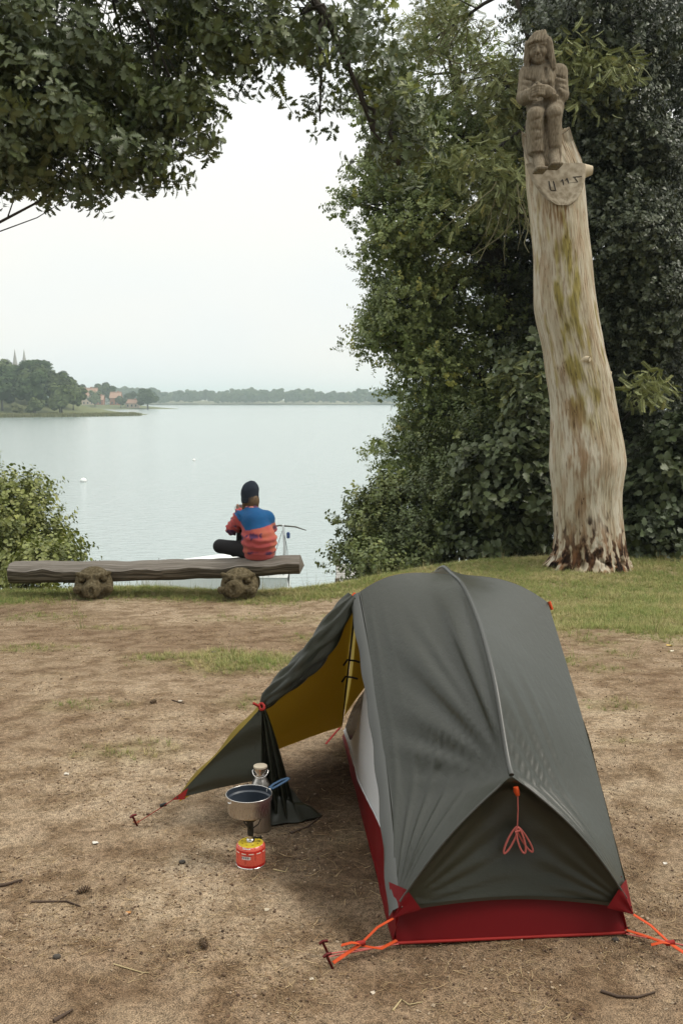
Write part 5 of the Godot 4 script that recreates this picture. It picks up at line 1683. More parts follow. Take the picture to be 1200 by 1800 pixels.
	hs.cap(hc + Vector3(0.1, 0.0, -0.03), hr + Vector3(0.09, 0, -0.09), 0.06, 0.065, 0.02)
	hs.cap(hc + Vector3(-0.08, -0.03, -0.03), hl + Vector3(-0.05, 0, -0.08), 0.05, 0.055, 0.02)
	hs.into(s)
	# head with fringe and long hair
	var hd: Vector3 = at.call(947, 89, 0.09)
	var q := Basis(Vector3.UP, -0.32) * Basis(Vector3(0, 0, 1), 0.07) * Basis(Vector3.RIGHT, 0.06)
	var L := func(x: float, y: float, z: float) -> Vector3: return hd + q * Vector3(x, y, z)
	var g := Solid.new(hd + Vector3(-0.27, -0.32, -0.27), hd + Vector3(0.27, 0.3, 0.3), 0.0075)
	g.ell(L.call(0, 0.0, 0.01), Vector3(0.118, 0.165, 0.135), 0.02, false, q)            # face
	g.ell(L.call(0, -0.085, 0.05), Vector3(0.082, 0.085, 0.085), 0.03, false, q)          # jaw
	g.ell(L.call(0, -0.142, 0.098), Vector3(0.042, 0.028, 0.032), 0.025, false, q)         # chin
	g.cap(L.call(-0.085, 0.038, 0.108), L.call(0.085, 0.038, 0.108), 0.022, 0.022, 0.025)   # brow
	for e in [-1.0, 1.0]:
		g.ell(L.call(e * 0.048, 0.008, 0.142), Vector3(0.038, 0.026, 0.042), 0.014, true, q)  # eye sockets
		g.ell(L.call(e * 0.048, 0.004, 0.118), Vector3(0.027, 0.017, 0.017), 0.006, false, q)  # lids
		g.cap(L.call(e * 0.03, -0.006, 0.136), L.call(e * 0.066, -0.004, 0.128), 0.004, 0.004, 0.004, true)
		g.ell(L.call(e * 0.066, -0.048, 0.1), Vector3(0.034, 0.036, 0.03), 0.03, false, q)   # cheekbones
		g.cap(L.call(e * 0.034, -0.05, 0.14), L.call(e * 0.052, -0.105, 0.115), 0.007, 0.006, 0.012, true)  # folds beside the mouth
		g.ell(L.call(e * 0.014, -0.068, 0.158), Vector3(0.014, 0.011, 0.012), 0.008, false, q)
	g.cap(L.call(0, 0.025, 0.138), L.call(0, -0.056, 0.172), 0.015, 0.022, 0.014)            # nose
	g.cap(L.call(-0.032, -0.098, 0.136), L.call(0.032, -0.098, 0.136), 0.011, 0.011, 0.010)  # lips
	g.cap(L.call(-0.026, -0.114, 0.134), L.call(0.026, -0.114, 0.134), 0.012, 0.012, 0.010)
	g.cap(L.call(-0.036, -0.106, 0.15), L.call(0.036, -0.106, 0.15), 0.009, 0.009, 0.004, true)
	g.cap(L.call(0, -0.12, 0.0), neck + Vector3(0, -0.03, 0.02), 0.075, 0.085, 0.03)
	# hair
	g.ell(L.call(0, 0.075, -0.02), Vector3(0.15, 0.14, 0.155), 0.02, false, q)
	for e in [-1.0, 1.0]:
		g.cap(L.call(e * 0.125, 0.08, 0.06), L.call(e * 0.145, -0.1, 0.05), 0.045, 0.042, 0.012)
		g.cap(L.call(e * 0.148, -0.08, 0.05), L.call(e * (0.15 if e < 0 else 0.17), -0.24, 0.04), 0.042, 0.03, 0.012)
		g.cap(L.call(e * 0.1, -0.05, -0.09), L.call(e * 0.12, -0.25, -0.06), 0.06, 0.04, 0.03)
	for k in 7:
		var x := -0.1 + 0.033 * k
		g.cap(L.call(0.03 + x * 0.5, 0.185, 0.06), L.call(x - 0.015, 0.085 - 0.03 * absf(x) * 4.0, 0.16 - absf(x) * 0.4), 0.032, 0.02, 0.01)
	g.into(s)
	for i in s.v.size():         # chisel marks along the grain
		var p := s.v[i]
		var hairy := 1.0 if (p - hd).length() < 0.3 and (q.transposed() * (p - hd)).y > -0.3 and ((q.transposed() * (p - hd)).z < 0.09 or (q.transposed() * (p - hd)).y > 0.07) else 0.0
		var d := 0.004 * noise_a.get_noise_3d(p.x * 250.0, p.y * 130.0, p.z * 250.0) * (1.0 - hairy) + hairy * 0.006 * sin(p.x * 170.0 + p.z * 120.0 + 3.0 * noise_b.get_noise_3dv(p * 90.0))
		if (p - hd).length() < 0.2 and hairy == 0.0: d *= 0.15
		s.v[i] = p + s.n[i] * d
		s.n[i] = s.n[i]
	smooth_normals(s)
	var grain := noise_tex(93, 0.03, 512, 5, FastNoiseLite.TYPE_SIMPLEX_SMOOTH, [[0.0, 0.4, 0.52, 0.65, 1.0], [Color(0.33, 0.29, 0.235), Color(0.41, 0.37, 0.31), Color(0.455, 0.415, 0.35), Color(0.49, 0.45, 0.385), Color(0.54, 0.5, 0.435)]])
	tag(part("seated_figure", s, mat(Color.WHITE, 0.85, {"tex": grain, "tri": true, "scale": Vector3(2.6, 0.7, 2.6), "spec": 0.2}), t), "wooden long haired figure in jacket and boots, hands folded", "")

# ---------------------------------------------------------------- foliage
# one leaf: length along x, half widths along it, folded at the midrib, drooping towards the tip
func leaf_into(s: Shape, at: Vector3, dir: Vector3, up: Vector3, length: float, widths: Array, fold := 0.25, droop := 0.2) -> void:
	var side := dir.cross(up).normalized()
	var n := widths.size() - 1
	var pm := Vector3.ZERO; var pl := Vector3.ZERO; var pr := Vector3.ZERO
	for i in n + 1:
		var t := float(i) / n
		var m := at + dir * length * t - up * droop * length * t * t
		var w: float = widths[i] * length
		var l := m + side * w + up * w * fold
		var r := m - side * w + up * w * fold
		if i > 0:
			var nn := (up - dir * -droop * t).normalized()
			var k := s.v.size()
			var nl := (nn + side * -fold).normalized(); var nr := (nn + side * fold).normalized()
			for q in [[pm, nn], [m, nn], [l, nl], [pl, nl], [r, nr], [pr, nr]]: s.vert(q[0], q[1])
			if widths[i] > 0.0 or widths[i - 1] > 0.0:
				if widths[i - 1] > 0.0: s.idx.append_array([k, k + 2, k + 3])
				if widths[i] > 0.0 or true: s.idx.append_array([k, k + 1, k + 2])
				if widths[i - 1] > 0.0: s.idx.append_array([k, k + 5, k + 4])
				s.idx.append_array([k, k + 4, k + 1])
		pm = m; pl = l; pr = r

const OAK := [0.0, 0.04, 0.15, 0.06, 0.25, 0.09, 0.34, 0.13, 0.32, 0.12, 0.17, 0.0]
const OVATE := [0.0, 0.24, 0.36, 0.32, 0.17, 0.0]
const ROUND := [0.02, 0.33, 0.43, 0.36, 0.0]
const IVY := [0.05, 0.4, 0.34, 0.2, 0.0]
const MAPLE := [0.04, 0.42, 0.3, 0.5, 0.24, 0.28, 0.0]
const FERNY := [0.0, 0.2, 0.16, 0.0]

func spray_mesh(seed_: int, widths: Array, leaf: float, count: int, twig: float, stem := 0.0, spread := 0.9) -> ArrayMesh:   # a twig with leaves, growing along +y
	var r := RandomNumberGenerator.new(); r.seed = seed_
	var s := Shape.new()
	var bend := Vector3(r.randf_range(-0.3, 0.3), 0, r.randf_range(-0.3, 0.3))
	s.tint = Color(0.45, 0.35, 0.28)
	s.tube([Vector3.ZERO, Vector3(0, twig * 0.5, 0) + bend * twig * 0.2, Vector3(0, twig, 0) + bend * twig * 0.6], [leaf * 0.03, leaf * 0.022, leaf * 0.012], 3, false)
	for i in count:
		var t := (i + 0.5) / count
		t = 0.15 + 0.85 * t
		var p := Vector3(0, twig * t, 0) + bend * twig * 0.6 * t * t
		var a := i * 2.4 + r.randf_range(-0.5, 0.5)
		var out := Vector3(cos(a), 0, sin(a))
		var d := (out * spread + Vector3.UP * r.randf_range(0.15, 0.7)).normalized()
		var up := (Vector3.UP * 0.7 - out * 0.45 + Vector3(r.randf_range(-0.5, 0.5), r.randf_range(-0.2, 0.3), r.randf_range(-0.5, 0.5)))
		up = (up - d * up.dot(d)).normalized()
		var g := r.randf_range(0.8, 1.15)
		s.tint = Color(g * r.randf_range(0.95, 1.1), g, g * r.randf_range(0.85, 1.05))
		leaf_into(s, p + d * stem, d, up, leaf * r.randf_range(0.7, 1.15), widths, r.randf_range(0.1, 0.4), r.randf_range(0.0, 0.5))
	return s.mesh()

func leaf_mat(back: Color, rough := 0.5, spec := 0.4) -> StandardMaterial3D:
	return mat(Color.WHITE, rough, {"vc": true, "back": back, "spec": spec})

# lobes: [centre, radii, clumps]; returns clump centres
func clumps_in(lobes: Array, shell := 0.5) -> Array:
	var out := []
	for q in lobes:
		for i in q[2]:
			var d := Vector3(rng.randfn(), rng.randfn(), rng.randfn()).normalized()
			var r := pow(rng.randf(), shell * 0.66)
			out.append([q[0] + d * q[1] * r, d, q[0], r])
	return out

# sprays gathered into flattened clumps round the clump centres
func foliage(called: String, lobes: Array, meshes: Array, material: Material, per: int, size: float, cols: Array, parent: Node, opts := {}) -> Array:
	var cl := clumps_in(lobes, opts.get("shell", 0.5))
	var lists := []; var tints := []
	for m in meshes: lists.append([]); tints.append([])
	var flat: float = opts.get("flat", 0.55)
	var hang: float = opts.get("hang", 0.0)
	var smin: float = opts.get("smin", 0.55)
	var radial: float = opts.get("radial", 0.5)
	for q in cl:
		var tone := rng.randf()
		var csize := size * rnd(0.6, 1.3)
		for i in int(per * csize / size):
			var d := Vector3(rng.randfn(), rng.randfn(), rng.randfn()).normalized()
			if d.y < -0.2 and rng.randf() < 0.6: d.y = -d.y
			var p: Vector3 = q[0] + d * Vector3(1, flat, 1) * csize * pow(rng.randf(), 0.4)
			if p.y < ground_y(p.x, p.z) + 0.03: continue
			if opts.has("keep") and not opts.keep.call(p): continue
			var dir: Vector3 = (d * radial + q[1] * radial * 0.8 + Vector3(0, 0.35 - hang, 0) + Vector3(rnd(-0.7, 0.7), rnd(-0.5, 0.5), rnd(-0.7, 0.7)))
			var k := rng.randi() % meshes.size()
			lists[k].append(Transform3D(facing(dir, rng.randf() * TAU, rnd(smin, 1.35)), p))
			var c: Color = cols[0].lerp(cols[1], clampf(tone * 0.7 + rng.randf() * 0.3, 0, 1))
			if cols.size() > 2 and rng.randf() < 0.06: c = cols[2]
			tints[k].append(c * rnd(0.85, 1.15))
	for k in meshes.size():
		many(called, meshes[k], material, lists[k], tints[k], parent)
	return cl

# limbs: from a trunk line to the lobes, then out to some clumps
func limbs(parent: Node, trunk: Array, radius: float, lobes: Array, cl: Array, share: float, m: Material, o: Vector3, thin := 1.0, taper := 0.3) -> void:
	var s := Shape.new()
	var pts := []; var rad := []
	for i in trunk.size():
		pts.append(trunk[i] - o)
		rad.append(radius * lerpf(1.0, taper, pow(float(i) / (trunk.size() - 1), 0.8 if taper > 0.1 else 0.45)) * (1.35 if i == 0 else 1.0))
	s.tube(pts, rad, 12)
	for i in s.v.size(): s.v[i] += s.n[i] * radius * 0.12 * noise_a.get_noise_3dv(s.v[i] * 180.0)
	part("trunk", s, m, parent)
	s = Shape.new()
	for q in lobes:
		var best := 0; var bd := 1e9
		for i in range(1, trunk.size()):
			var dd: float = (trunk[i] - q[0] + Vector3(0, 0.8, 0)).length()
			if taper < 0.1 and trunk[i].x > q[0].x + 0.3: dd += 5.0
			if dd < bd: bd = dd; best = i
		var a: Vector3 = trunk[best]
		var b: Vector3 = q[0]
		var mid := a.lerp(b, 0.5) + Vector3(rnd(-0.2, 0.2), 0.15 * bd * 0.4, rnd(-0.2, 0.2))
		var lr := radius * 0.36 * thin
		s.tube([a - o, a.lerp(mid, 0.5) - o + Vector3(rnd(-0.08, 0.08), 0.06, 0), mid - o, mid.lerp(b, 0.6) - o, b - o], [lr, lr * 0.8, lr * 0.62, lr * 0.45, lr * 0.3], 6)
		for c in cl:
			if c[2] != q[0] or rng.randf() > share: continue
			var e: Vector3 = c[0]
			var from := mid.lerp(b, rng.randf())
			var kink := from.lerp(e, 0.5) + Vector3(rnd(-0.15, 0.15), rnd(-0.05, 0.2), rnd(-0.15, 0.15))
			s.tube([from - o, kink - o, e - o], [lr * 0.3, lr * 0.18, lr * 0.07], 4, false)
	part("limbs", s, m, parent).set_meta("kind", "stuff")

func lobe(px: float, py: float, z: float, rx: float, ry: float, rz: float, n: int) -> Array:   # sizes in picture units across and up, metres in depth
	var sc := absf(z) / FOCAL
	return [spot(px, py, z), Vector3(rx * sc, ry * sc, rz), n]

func build_trees() -> void:
	var bark := mat(lin(0.05, 0.042, 0.032), 0.95, {"tex": wood_tex(101, Color(0.5, 0.5, 0.5), Color(0.8, 0.8, 0.8), Color(1, 1, 1), Vector2(1, 0.3)), "tri": true, "scale": Vector3(2, 2, 2)})
	# --- broad leaved alder leaning over the water, behind the lawn
	var alder_mats := leaf_mat(lin(0.24, 0.27, 0.05))
	var sp := [spray_mesh(1, ROUND, 0.05, 10, 0.2), spray_mesh(2, ROUND, 0.047, 12, 0.24)]
	var z := -18.0
	var lobes := [lobe(715, 210, z, 75, 60, 1.0, 15), lobe(790, 110, z - 0.5, 110, 90, 1.4, 13), lobe(708, 330, z + 0.4, 80, 55, 1.0, 26), lobe(780, 270, z, 110, 80, 1.4, 30), lobe(712, 420, z + 0.5, 80, 60, 1.1, 30), lobe(810, 400, z - 0.2, 100, 90, 1.3, 34),
		lobe(728, 530, z + 0.2, 70, 65, 1.1, 40), lobe(690, 600, z + 0.3, 45, 38, 0.8, 18), lobe(748, 650, z, 65, 60, 1.1, 38), lobe(830, 560, z - 0.9, 100, 90, 1.2, 40), lobe(760, 760, z, 60, 60, 1.0, 34), lobe(685, 800, z + 0.4, 26, 12, 0.5, 3), lobe(830, 720, z - 0.6, 90, 90, 1.2, 44), lobe(745, 850, z, 48, 45, 0.9, 22), lobe(632, 360, z + 0.5, 26, 14, 0.5, 4), lobe(880, 250, z - 1.2, 70, 120, 1.2, 24)]
	var root := Vector3(4.0, ground_y(4.0, -18.2), -18.2)
	var t := thing("alder_tree", "tall leafy green tree leaning out over the lake behind the carved trunk", "tree", root)
	t.position = Vector3.ZERO
	var cl := foliage("crown", lobes, sp, alder_mats, 44, 0.42, [Color(0.13, 0.175, 0.065), Color(0.285, 0.33, 0.135), Color(0.34, 0.34, 0.1)], t)
	limbs(t, [root, root + Vector3(-0.3, 2.6, 0), root + Vector3(-0.7, 5.0, 0.1), root + Vector3(-1.2, 7.6, 0), root + Vector3(-1.5, 9.6, 0)], 0.26, lobes, cl, 0.4, bark, Vector3.ZERO)
	# --- two ivy clad trees, dark and dense
	var ivy_mat := leaf_mat(lin(0.02, 0.03, 0.008), 0.42, 0.45)
	var iv := [spray_mesh(11, IVY, 0.05, 11, 0.22), spray_mesh(12, IVY, 0.058, 10, 0.2)]
	z = -16.2
	lobes = [lobe(1060, 60, z, 110, 90, 1.0, 34), lobe(980, 15, z - 0.8, 50, 40, 0.8, 7), lobe(1075, 200, z, 85, 90, 1.0, 34), lobe(1110, 330, z, 100, 90, 1.0, 40), lobe(1090, 450, z, 95, 80, 1.0, 40), lobe(1120, 560, z, 85, 80, 1.0, 38), lobe(1090, 660, z - 0.3, 80, 80, 1.0, 36), lobe(1110, 780, z - 0.5, 80, 90, 1.0, 30), lobe(940, 480, z - 2.6, 90, 160, 0.8, 60), lobe(930, 700, z - 2.4, 90, 150, 0.8, 60), lobe(1000, 300, z - 2.2, 70, 140, 0.8, 40), lobe(930, 880, z - 1.9, 110, 90, 0.8, 34)]
	root = Vector3(4.9, ground_y(4.9, -16.6), -16.6)
	t = thing("ivy_clad_tree", "dark tree smothered in dense ivy right behind the carved trunk", "tree")
	cl = foliage("crown", lobes, iv, ivy_mat, 85, 0.5, [Color(0.035, 0.046, 0.022), Color(0.075, 0.088, 0.045)], t, {"flat": 0.8, "shell": 0.4, "hang": 0.3})
	limbs(t, [root, root + Vector3(-0.1, 3, 0), root + Vector3(-0.2, 6, 0), root + Vector3(-0.3, 9.4, 0)], 0.3, lobes, cl, 0.25, bark, Vector3.ZERO)
	z = -18.5
	lobes = [lobe(1210, 60, z, 100, 110, 1.2, 34), lobe(1220, 250, z, 90, 110, 1.2, 36), lobe(1230, 430, z, 80, 110, 1.2, 34), lobe(1220, 620, z, 70, 110, 1.2, 34), lobe(1180, 800, z, 80, 100, 1.2, 34), lobe(1240, 900, z, 80, 90, 1.2, 26), lobe(1150, 930, z, 90, 60, 1.0, 22)]
	root = Vector3(6.6, ground_y(6.6, -18.5), -18.5)
	t = thing("ivy_clad_tree", "dark ivy covered tree standing beyond and to the lake side of the thicker ivy tree", "tree")
	cl = foliage("crown", lobes, iv, ivy_mat, 85, 0.55, [Color(0.035, 0.046, 0.026), Color(0.07, 0.086, 0.048)], t, {"flat": 0.8, "shell": 0.4, "hang": 0.3})
	limbs(t, [root, root + Vector3(0, 3, 0), root + Vector3(0.1, 6, 0), root + Vector3(0.1, 10, 0)], 0.32, lobes, cl, 0.25, bark, Vector3.ZERO)
	# --- feathery locust with hanging bare twigs
	var fm := leaf_mat(lin(0.12, 0.14, 0.03))
	var fr := []
	for k in 2:
		var s := Shape.new()
		s.tint = Color(0.5, 0.4, 0.3)
		s.tube([Vector3.ZERO, Vector3(0.012, 0.085, 0), Vector3(0.05, 0.17, 0)], [0.002, 0.0015, 0.001], 3, false)
		for j in 13:
			var f := 0.1 + 0.9 * j / 12.0
			for sd in [-1.0, 1.0]:
				s.tint = Color.WHITE * rnd(0.85, 1.15)
				leaf_into(s, Vector3(0.05 * f * f, 0.17 * f, 0), Vector3(0.1, 0.25, sd).normalized(), Vector3(1, 0.1, 0.2 * sd).normalized(), 0.03 * rnd(0.8, 1.1), FERNY, 0.1, 0.2)
		fr.append(s.mesh())
	z = -15.2
	lobes = [lobe(1010, 105, z, 45, 30, 0.5, 7), lobe(1050, 130, z + 0.2, 40, 22, 0.4, 5), lobe(860, 130, z - 1.5, 90, 90, 1.0, 16), lobe(760, 70, z - 2.0, 80, 60, 1.0, 14), lobe(900, 190, z - 1.2, 45, 60, 0.8, 9), lobe(870, 340, z - 0.4, 60, 45, 0.6, 12), lobe(820, 310, z - 0.6, 60, 40, 0.6, 9), lobe(1040, 185, z, 26, 14, 0.3, 2), lobe(930, 690, z + 0.3, 40, 30, 0.4, 5), lobe(1125, 705, z + 0.8, 24, 26, 0.3, 4)]
	root = Vector3(4.3, ground_y(4.3, -17.0), -17.0)
	t = thing("locust_tree", "feathery light green tree with hanging bare twigs beside the wooden figure", "tree")
	cl = foliage("crown", lobes, fr, fm, 60, 0.42, [Color(0.15, 0.175, 0.065), Color(0.28, 0.3, 0.12), Color(0.32, 0.3, 0.1)], t, {"hang": 0.7, "smin": 0.5, "radial": 0.15, "flat": 0.8})
	limbs(t, [root, root + Vector3(0.0, 3, 0.2), root + Vector3(-0.2, 5.6, 0.5), root + Vector3(-1.0, 8.2, 0.8), root + Vector3(-1.6, 10.2, 0.6)], 0.11, lobes, cl, 0.9, bark, Vector3.ZERO, 1.1)
	var s := Shape.new()
	var twig := mat(lin(0.11, 0.1, 0.05), 0.9)
	for i in 16:
		var a := spot(rnd(850, 930), rnd(310, 390), z + rnd(-0.5, 0.3))
		var pts := [a]
		var d := Vector3(rnd(-0.25, 0.25), -0.4, rnd(-0.2, 0.2))
		for k in 6:
			d += Vector3(rnd(-0.22, 0.22), rnd(-0.12, 0.1), rnd(-0.1, 0.1))
			a += d * 0.3
			pts.append(a)
		s.tube(pts, [0.011, 0.010, 0.009, 0.008, 0.007, 0.005, 0.004], 4, false)
	for i in 40:      # thin bare twigs high up against the sky
		var a := spot(rnd(760, 920), rnd(20, 160), z - 1.2)
		var d := Vector3(rnd(-0.6, 0.1), rnd(-0.5, 0.1), rnd(-0.2, 0.2))
		var pts := [a]
		for k in 5:
			d += Vector3(rnd(-0.2, 0.2), rnd(-0.25, 0.15), 0)
			a += d * 0.22
			pts.append(a)
		s.tube(pts, [0.010, 0.009, 0.008, 0.006, 0.004, 0.003], 4, false)
	part("bare_twigs", s, twig, t).set_meta("kind", "stuff")
	# --- undergrowth
	var mm := leaf_mat(lin(0.05, 0.07, 0.012), 0.45)
	var mp := [spray_mesh(21, MAPLE, 0.095, 8, 0.24, 0.03), spray_mesh(22, MAPLE, 0.11, 7, 0.22, 0.035)]
	shrub("maple_shrub", "broad leaved dark maple shrub between carved trunk and ivy", [lobe(1150, 890, -14.9, 70, 70, 0.6, 18), lobe(1215, 850, -14.9, 50, 100, 0.6, 14), lobe(1120, 960, -14.6, 70, 40, 0.5, 10)], mp, mm, 34, 0.42, [Color(0.04, 0.055, 0.024), Color(0.085, 0.105, 0.05)], bark)
	shrub("maple_shrub", "broad leaved maple shrub crowding the lake side of the carved trunk", [lobe(900, 870, -14.8, 80, 100, 0.6, 26), lobe(950, 760, -14.9, 50, 70, 0.5, 12), lobe(860, 960, -14.6, 60, 40, 0.5, 10), lobe(940, 640, -15.2, 40, 50, 0.4, 7)], mp, mm, 30, 0.42, [Color(0.045, 0.06, 0.024), Color(0.09, 0.11, 0.048)], bark)
	var om := leaf_mat(lin(0.09, 0.12, 0.02), 0.45)
	var ov := [spray_mesh(31, OVATE, 0.06, 10, 0.24), spray_mesh(32, OVATE, 0.055, 11, 0.22)]
	shrub("hazel_shrub", "leafy mid green shrub under the leaning tree behind the tent", [lobe(800, 870, -15.6, 90, 70, 0.7, 34), lobe(760, 950, -15.2, 80, 50, 0.6, 28), lobe(840, 800, -16.0, 80, 60, 0.6, 24), lobe(720, 990, -14.8, 60, 30, 0.5, 14)], ov, om, 48, 0.38, [Color(0.06, 0.082, 0.028), Color(0.13, 0.155, 0.055), Color(0.2, 0.22, 0.08)], bark)
	shrub("willow_shrub", "low light green shrub at the bank edge behind the tent crown", [lobe(645, 915, -15.6, 30, 26, 0.4, 8), lobe(680, 955, -15.4, 45, 40, 0.5, 16), lobe(690, 900, -15.8, 40, 40, 0.5, 12), lobe(640, 1000, -14.6, 42, 22, 0.5, 12), lobe(675, 1005, -14.4, 50, 18, 0.4, 10)], ov, om, 42, 0.3, [Color(0.095, 0.125, 0.04), Color(0.19, 0.21, 0.07), Color(0.25, 0.27, 0.1)], bark)
	shrub("alder_bush", "round leafy bush at the empty end of the log bench", [lobe(15, 920, -13.2, 50, 60, 0.6, 22), lobe(60, 960, -13.2, 45, 60, 0.6, 22), lobe(20, 990, -12.9, 60, 40, 0.5, 14), lobe(85, 1012, -12.0, 36, 28, 0.4, 9), lobe(-30, 930, -13.2, 60, 90, 0.7, 18)], [spray_mesh(41, ROUND, 0.05, 9, 0.26), spray_mesh(42, ROUND, 0.046, 10, 0.28)], leaf_mat(lin(0.2, 0.24, 0.04), 0.45), 28, 0.3, [Color(0.15, 0.18, 0.055), Color(0.28, 0.3, 0.095), Color(0.33, 0.35, 0.12)], bark)
	# reeds and tall weeds on the bank behind the bench
	var reed_cols := []; var reeds := []
	for i in 900:
		var px := rnd(150, 560)
		var zz := rnd(-12.6, -14.6)
		var p := spot(px, 1000, zz)
		p.y = ground_y(p.x, p.z)
		if px > 330 and rng.randf() < 0.7: continue
		reeds.append(Transform3D(facing(Vector3(rnd(-0.2, 0.2), 1, rnd(-0.2, 0.2)), rng.randf() * TAU, rnd(0.5, 1.2)), p))
		reed_cols.append((Color(0.13, 0.15, 0.05) if rng.randf() < 0.6 else Color(0.24, 0.22, 0.12)) * rnd(0.8, 1.2))
	tag(many("bank_weeds", tuft_mesh(9, 9, 0.6, 0.45, 0.004), leaf_mat(lin(0.05, 0.06, 0.015), 0.7), reeds, reed_cols, self), "tall thin weeds on the bank behind the log bench", "weeds", "", "stuff")

func shrub(called: String, label: String, lobes: Array, meshes: Array, m: Material, per: int, size: float, cols: Array, bark: Material) -> void:
	var t := thing(called, label, "shrub")
	var cl := foliage("crown", lobes, meshes, m, per, size, cols, t)
	var c := Vector3.ZERO
	for q in lobes: c += q[0]
	c /= lobes.size()
	var s := Shape.new()
	var foot := Vector3(c.x, ground_y(c.x, c.z), c.z)
	for q in cl:
		if rng.randf() > 0.55: continue
		var e: Vector3 = q[0]
		var f := foot + Vector3(rnd(-0.35, 0.35), 0, rnd(-0.2, 0.2))
		f.y = ground_y(f.x, f.z) - 0.05
		var mid := f.lerp(e, 0.55) + Vector3(rnd(-0.15, 0.15), 0.15, rnd(-0.15, 0.15))
		s.tube([f, f.lerp(mid, 0.6), mid, e], [0.022, 0.017, 0.012, 0.004], 5, false)
	part("stems", s, bark, t).set_meta("kind", "stuff")

func build_oak() -> void:
	var bark := mat(lin(0.045, 0.038, 0.03), 0.95)
	var ok := leaf_mat(lin(0.2, 0.22, 0.04), 0.42, 0.45)
	var sp := [spray_mesh(51, OAK, 0.085, 8, 0.15, 0.01, 1.1), spray_mesh(52, OAK, 0.08, 9, 0.17, 0.01, 1.1), spray_mesh(53, OAK, 0.09, 7, 0.13, 0.01, 1.1)]
	var z := -8.6
	var lobes := [lobe(60, 60, z, 150, 110, 0.7, 40), lobe(60, 210, z + 0.2, 110, 80, 0.6, 34), lobe(170, 250, z, 110, 60, 0.6, 30), lobe(230, 130, z - 0.3, 130, 100, 0.7, 36), lobe(330, 215, z, 80, 36, 0.4, 15), lobe(250, 300, z + 0.2, 55, 20, 0.3, 7), lobe(130, 322, z + 0.1, 50, 16, 0.3, 6), lobe(25, 305, z + 0.2, 60, 20, 0.3, 10), lobe(380, 50, z - 0.4, 100, 75, 0.6, 22), lobe(430, 105, z - 0.2, 70, 36, 0.5, 10), lobe(520, 30, z - 0.6, 85, 65, 0.6, 13), lobe(535, 95, z - 0.4, 40, 28, 0.4, 5),
		lobe(610, 55, z - 0.8, 40, 55, 0.5, 5), lobe(645, 135, z - 0.8, 42, 42, 0.5, 7), lobe(690, 210, z - 1.0, 45, 50, 0.4, 8), lobe(720, 270, z - 1.0, 40, 30, 0.4, 4), lobe(562, 213, z - 0.5, 14, 6, 0.1, 1), lobe(240, -80, z, 240, 80, 0.8, 34), lobe(-60, 150, z, 90, 160, 0.8, 30), lobe(-45, 285, z, 60, 45, 0.4, 14)]
	var root := Vector3(-4.9, ground_y(-4.9, -8.8), -8.8)
	var t := thing("oak_tree", "oak with lobed leaves hanging over the camp from above", "tree")
	var keep := func(p: Vector3) -> bool: return true
	var cl := foliage("crown", lobes, sp, ok, 12, 0.22, [Color(0.06, 0.082, 0.034), Color(0.13, 0.152, 0.062), Color(0.2, 0.23, 0.06)], t, {"flat": 0.6, "shell": 0.6, "hang": 0.35, "keep": keep})
	limbs(t, [root, root + Vector3(0.15, 2.4, 0), root + Vector3(0.5, 4.4, 0), root + Vector3(1.3, 5.7, 0.1), root + Vector3(2.6, 6.3, -0.1), spot(500, -60, -9.0), spot(575, 30, -9.1), spot(622, 140, -9.2), spot(655, 230, -9.4), spot(700, 290, -9.6)], 0.17, lobes, cl, 0.75, bark, Vector3.ZERO, 0.4, 0.03)
	var s := Shape.new()
	s.tube([spot(566, 145, -9.1), spot(569, 165, -9.1), spot(560, 190, -9.1), spot(563, 212, -9.1)], 0.004, 4)
	part("hanging_twig", s, bark, t)

# pines on the landward side of the camp: their needles and cones lie on the soil, and they shade what faces away from the lake
func build_pines() -> void:
	var bark := mat(lin(0.14, 0.085, 0.055), 0.95)
	var nm := leaf_mat(lin(0.02, 0.03, 0.01), 0.6)
	var tuft := Shape.new()
	for i in 34:
		var a := i * 2.4
		var d := Vector3(cos(a), 0.35 + 0.5 * float(i % 5) / 5.0, sin(a)).normalized()
		tuft.tri(Vector3(0, i * 0.012, 0), Vector3(0, i * 0.012 + 0.03, 0), Vector3(0, i * 0.012, 0) + d * 0.3)
		tuft.tri(Vector3(0.015, i * 0.012, 0), Vector3(-0.015, i * 0.012, 0.015), Vector3(0, i * 0.012, 0) + d.rotated(Vector3.UP, 0.6) * 0.28)
	var tm := tuft.mesh()
	for q in [[-9.0, 7.5, 14.0], [-4.6, 9.5, 16.0], [-0.5, 8.0, 15.0], [3.8, 10.0, 16.0], [8.2, 8.5, 15.0], [-12.5, 3.0, 14.0], [1.8, 13.0, 17.0], [-6.8, 13.5, 17.0], [6.2, 14.0, 17.0]]:
		var o := Vector3(q[0], ground_y(q[0], -0.5) - 0.05, q[1])
		var t := thing("pine_tree", "tall dark pine on the landward side of the camp", "tree", Vector3.ZERO, 0.0, "pines on the landward side")
		var lobes := []
		for k in 9:
			var f := k / 8.0
			var a := rng.randf() * TAU
			var w: float = lerpf(1.5, 0.3, f)
			lobes.append([o + Vector3(cos(a) * w, lerpf(q[2] * 0.3, q[2], f), sin(a) * w), Vector3(1.7 - 0.8 * f, 0.9, 1.7 - 0.8 * f), 8])
		var cl := foliage("crown", lobes, [tm], nm, 26, 0.7, [Color(0.03, 0.042, 0.02), Color(0.05, 0.065, 0.03)], t, {"smin": 0.9})
		limbs(t, [o, o + Vector3(0.1, q[2] * 0.35, 0), o + Vector3(0, q[2] * 0.7, 0.1), o + Vector3(0, q[2], 0)], 0.24, lobes, cl, 0.3, bark, Vector3.ZERO)

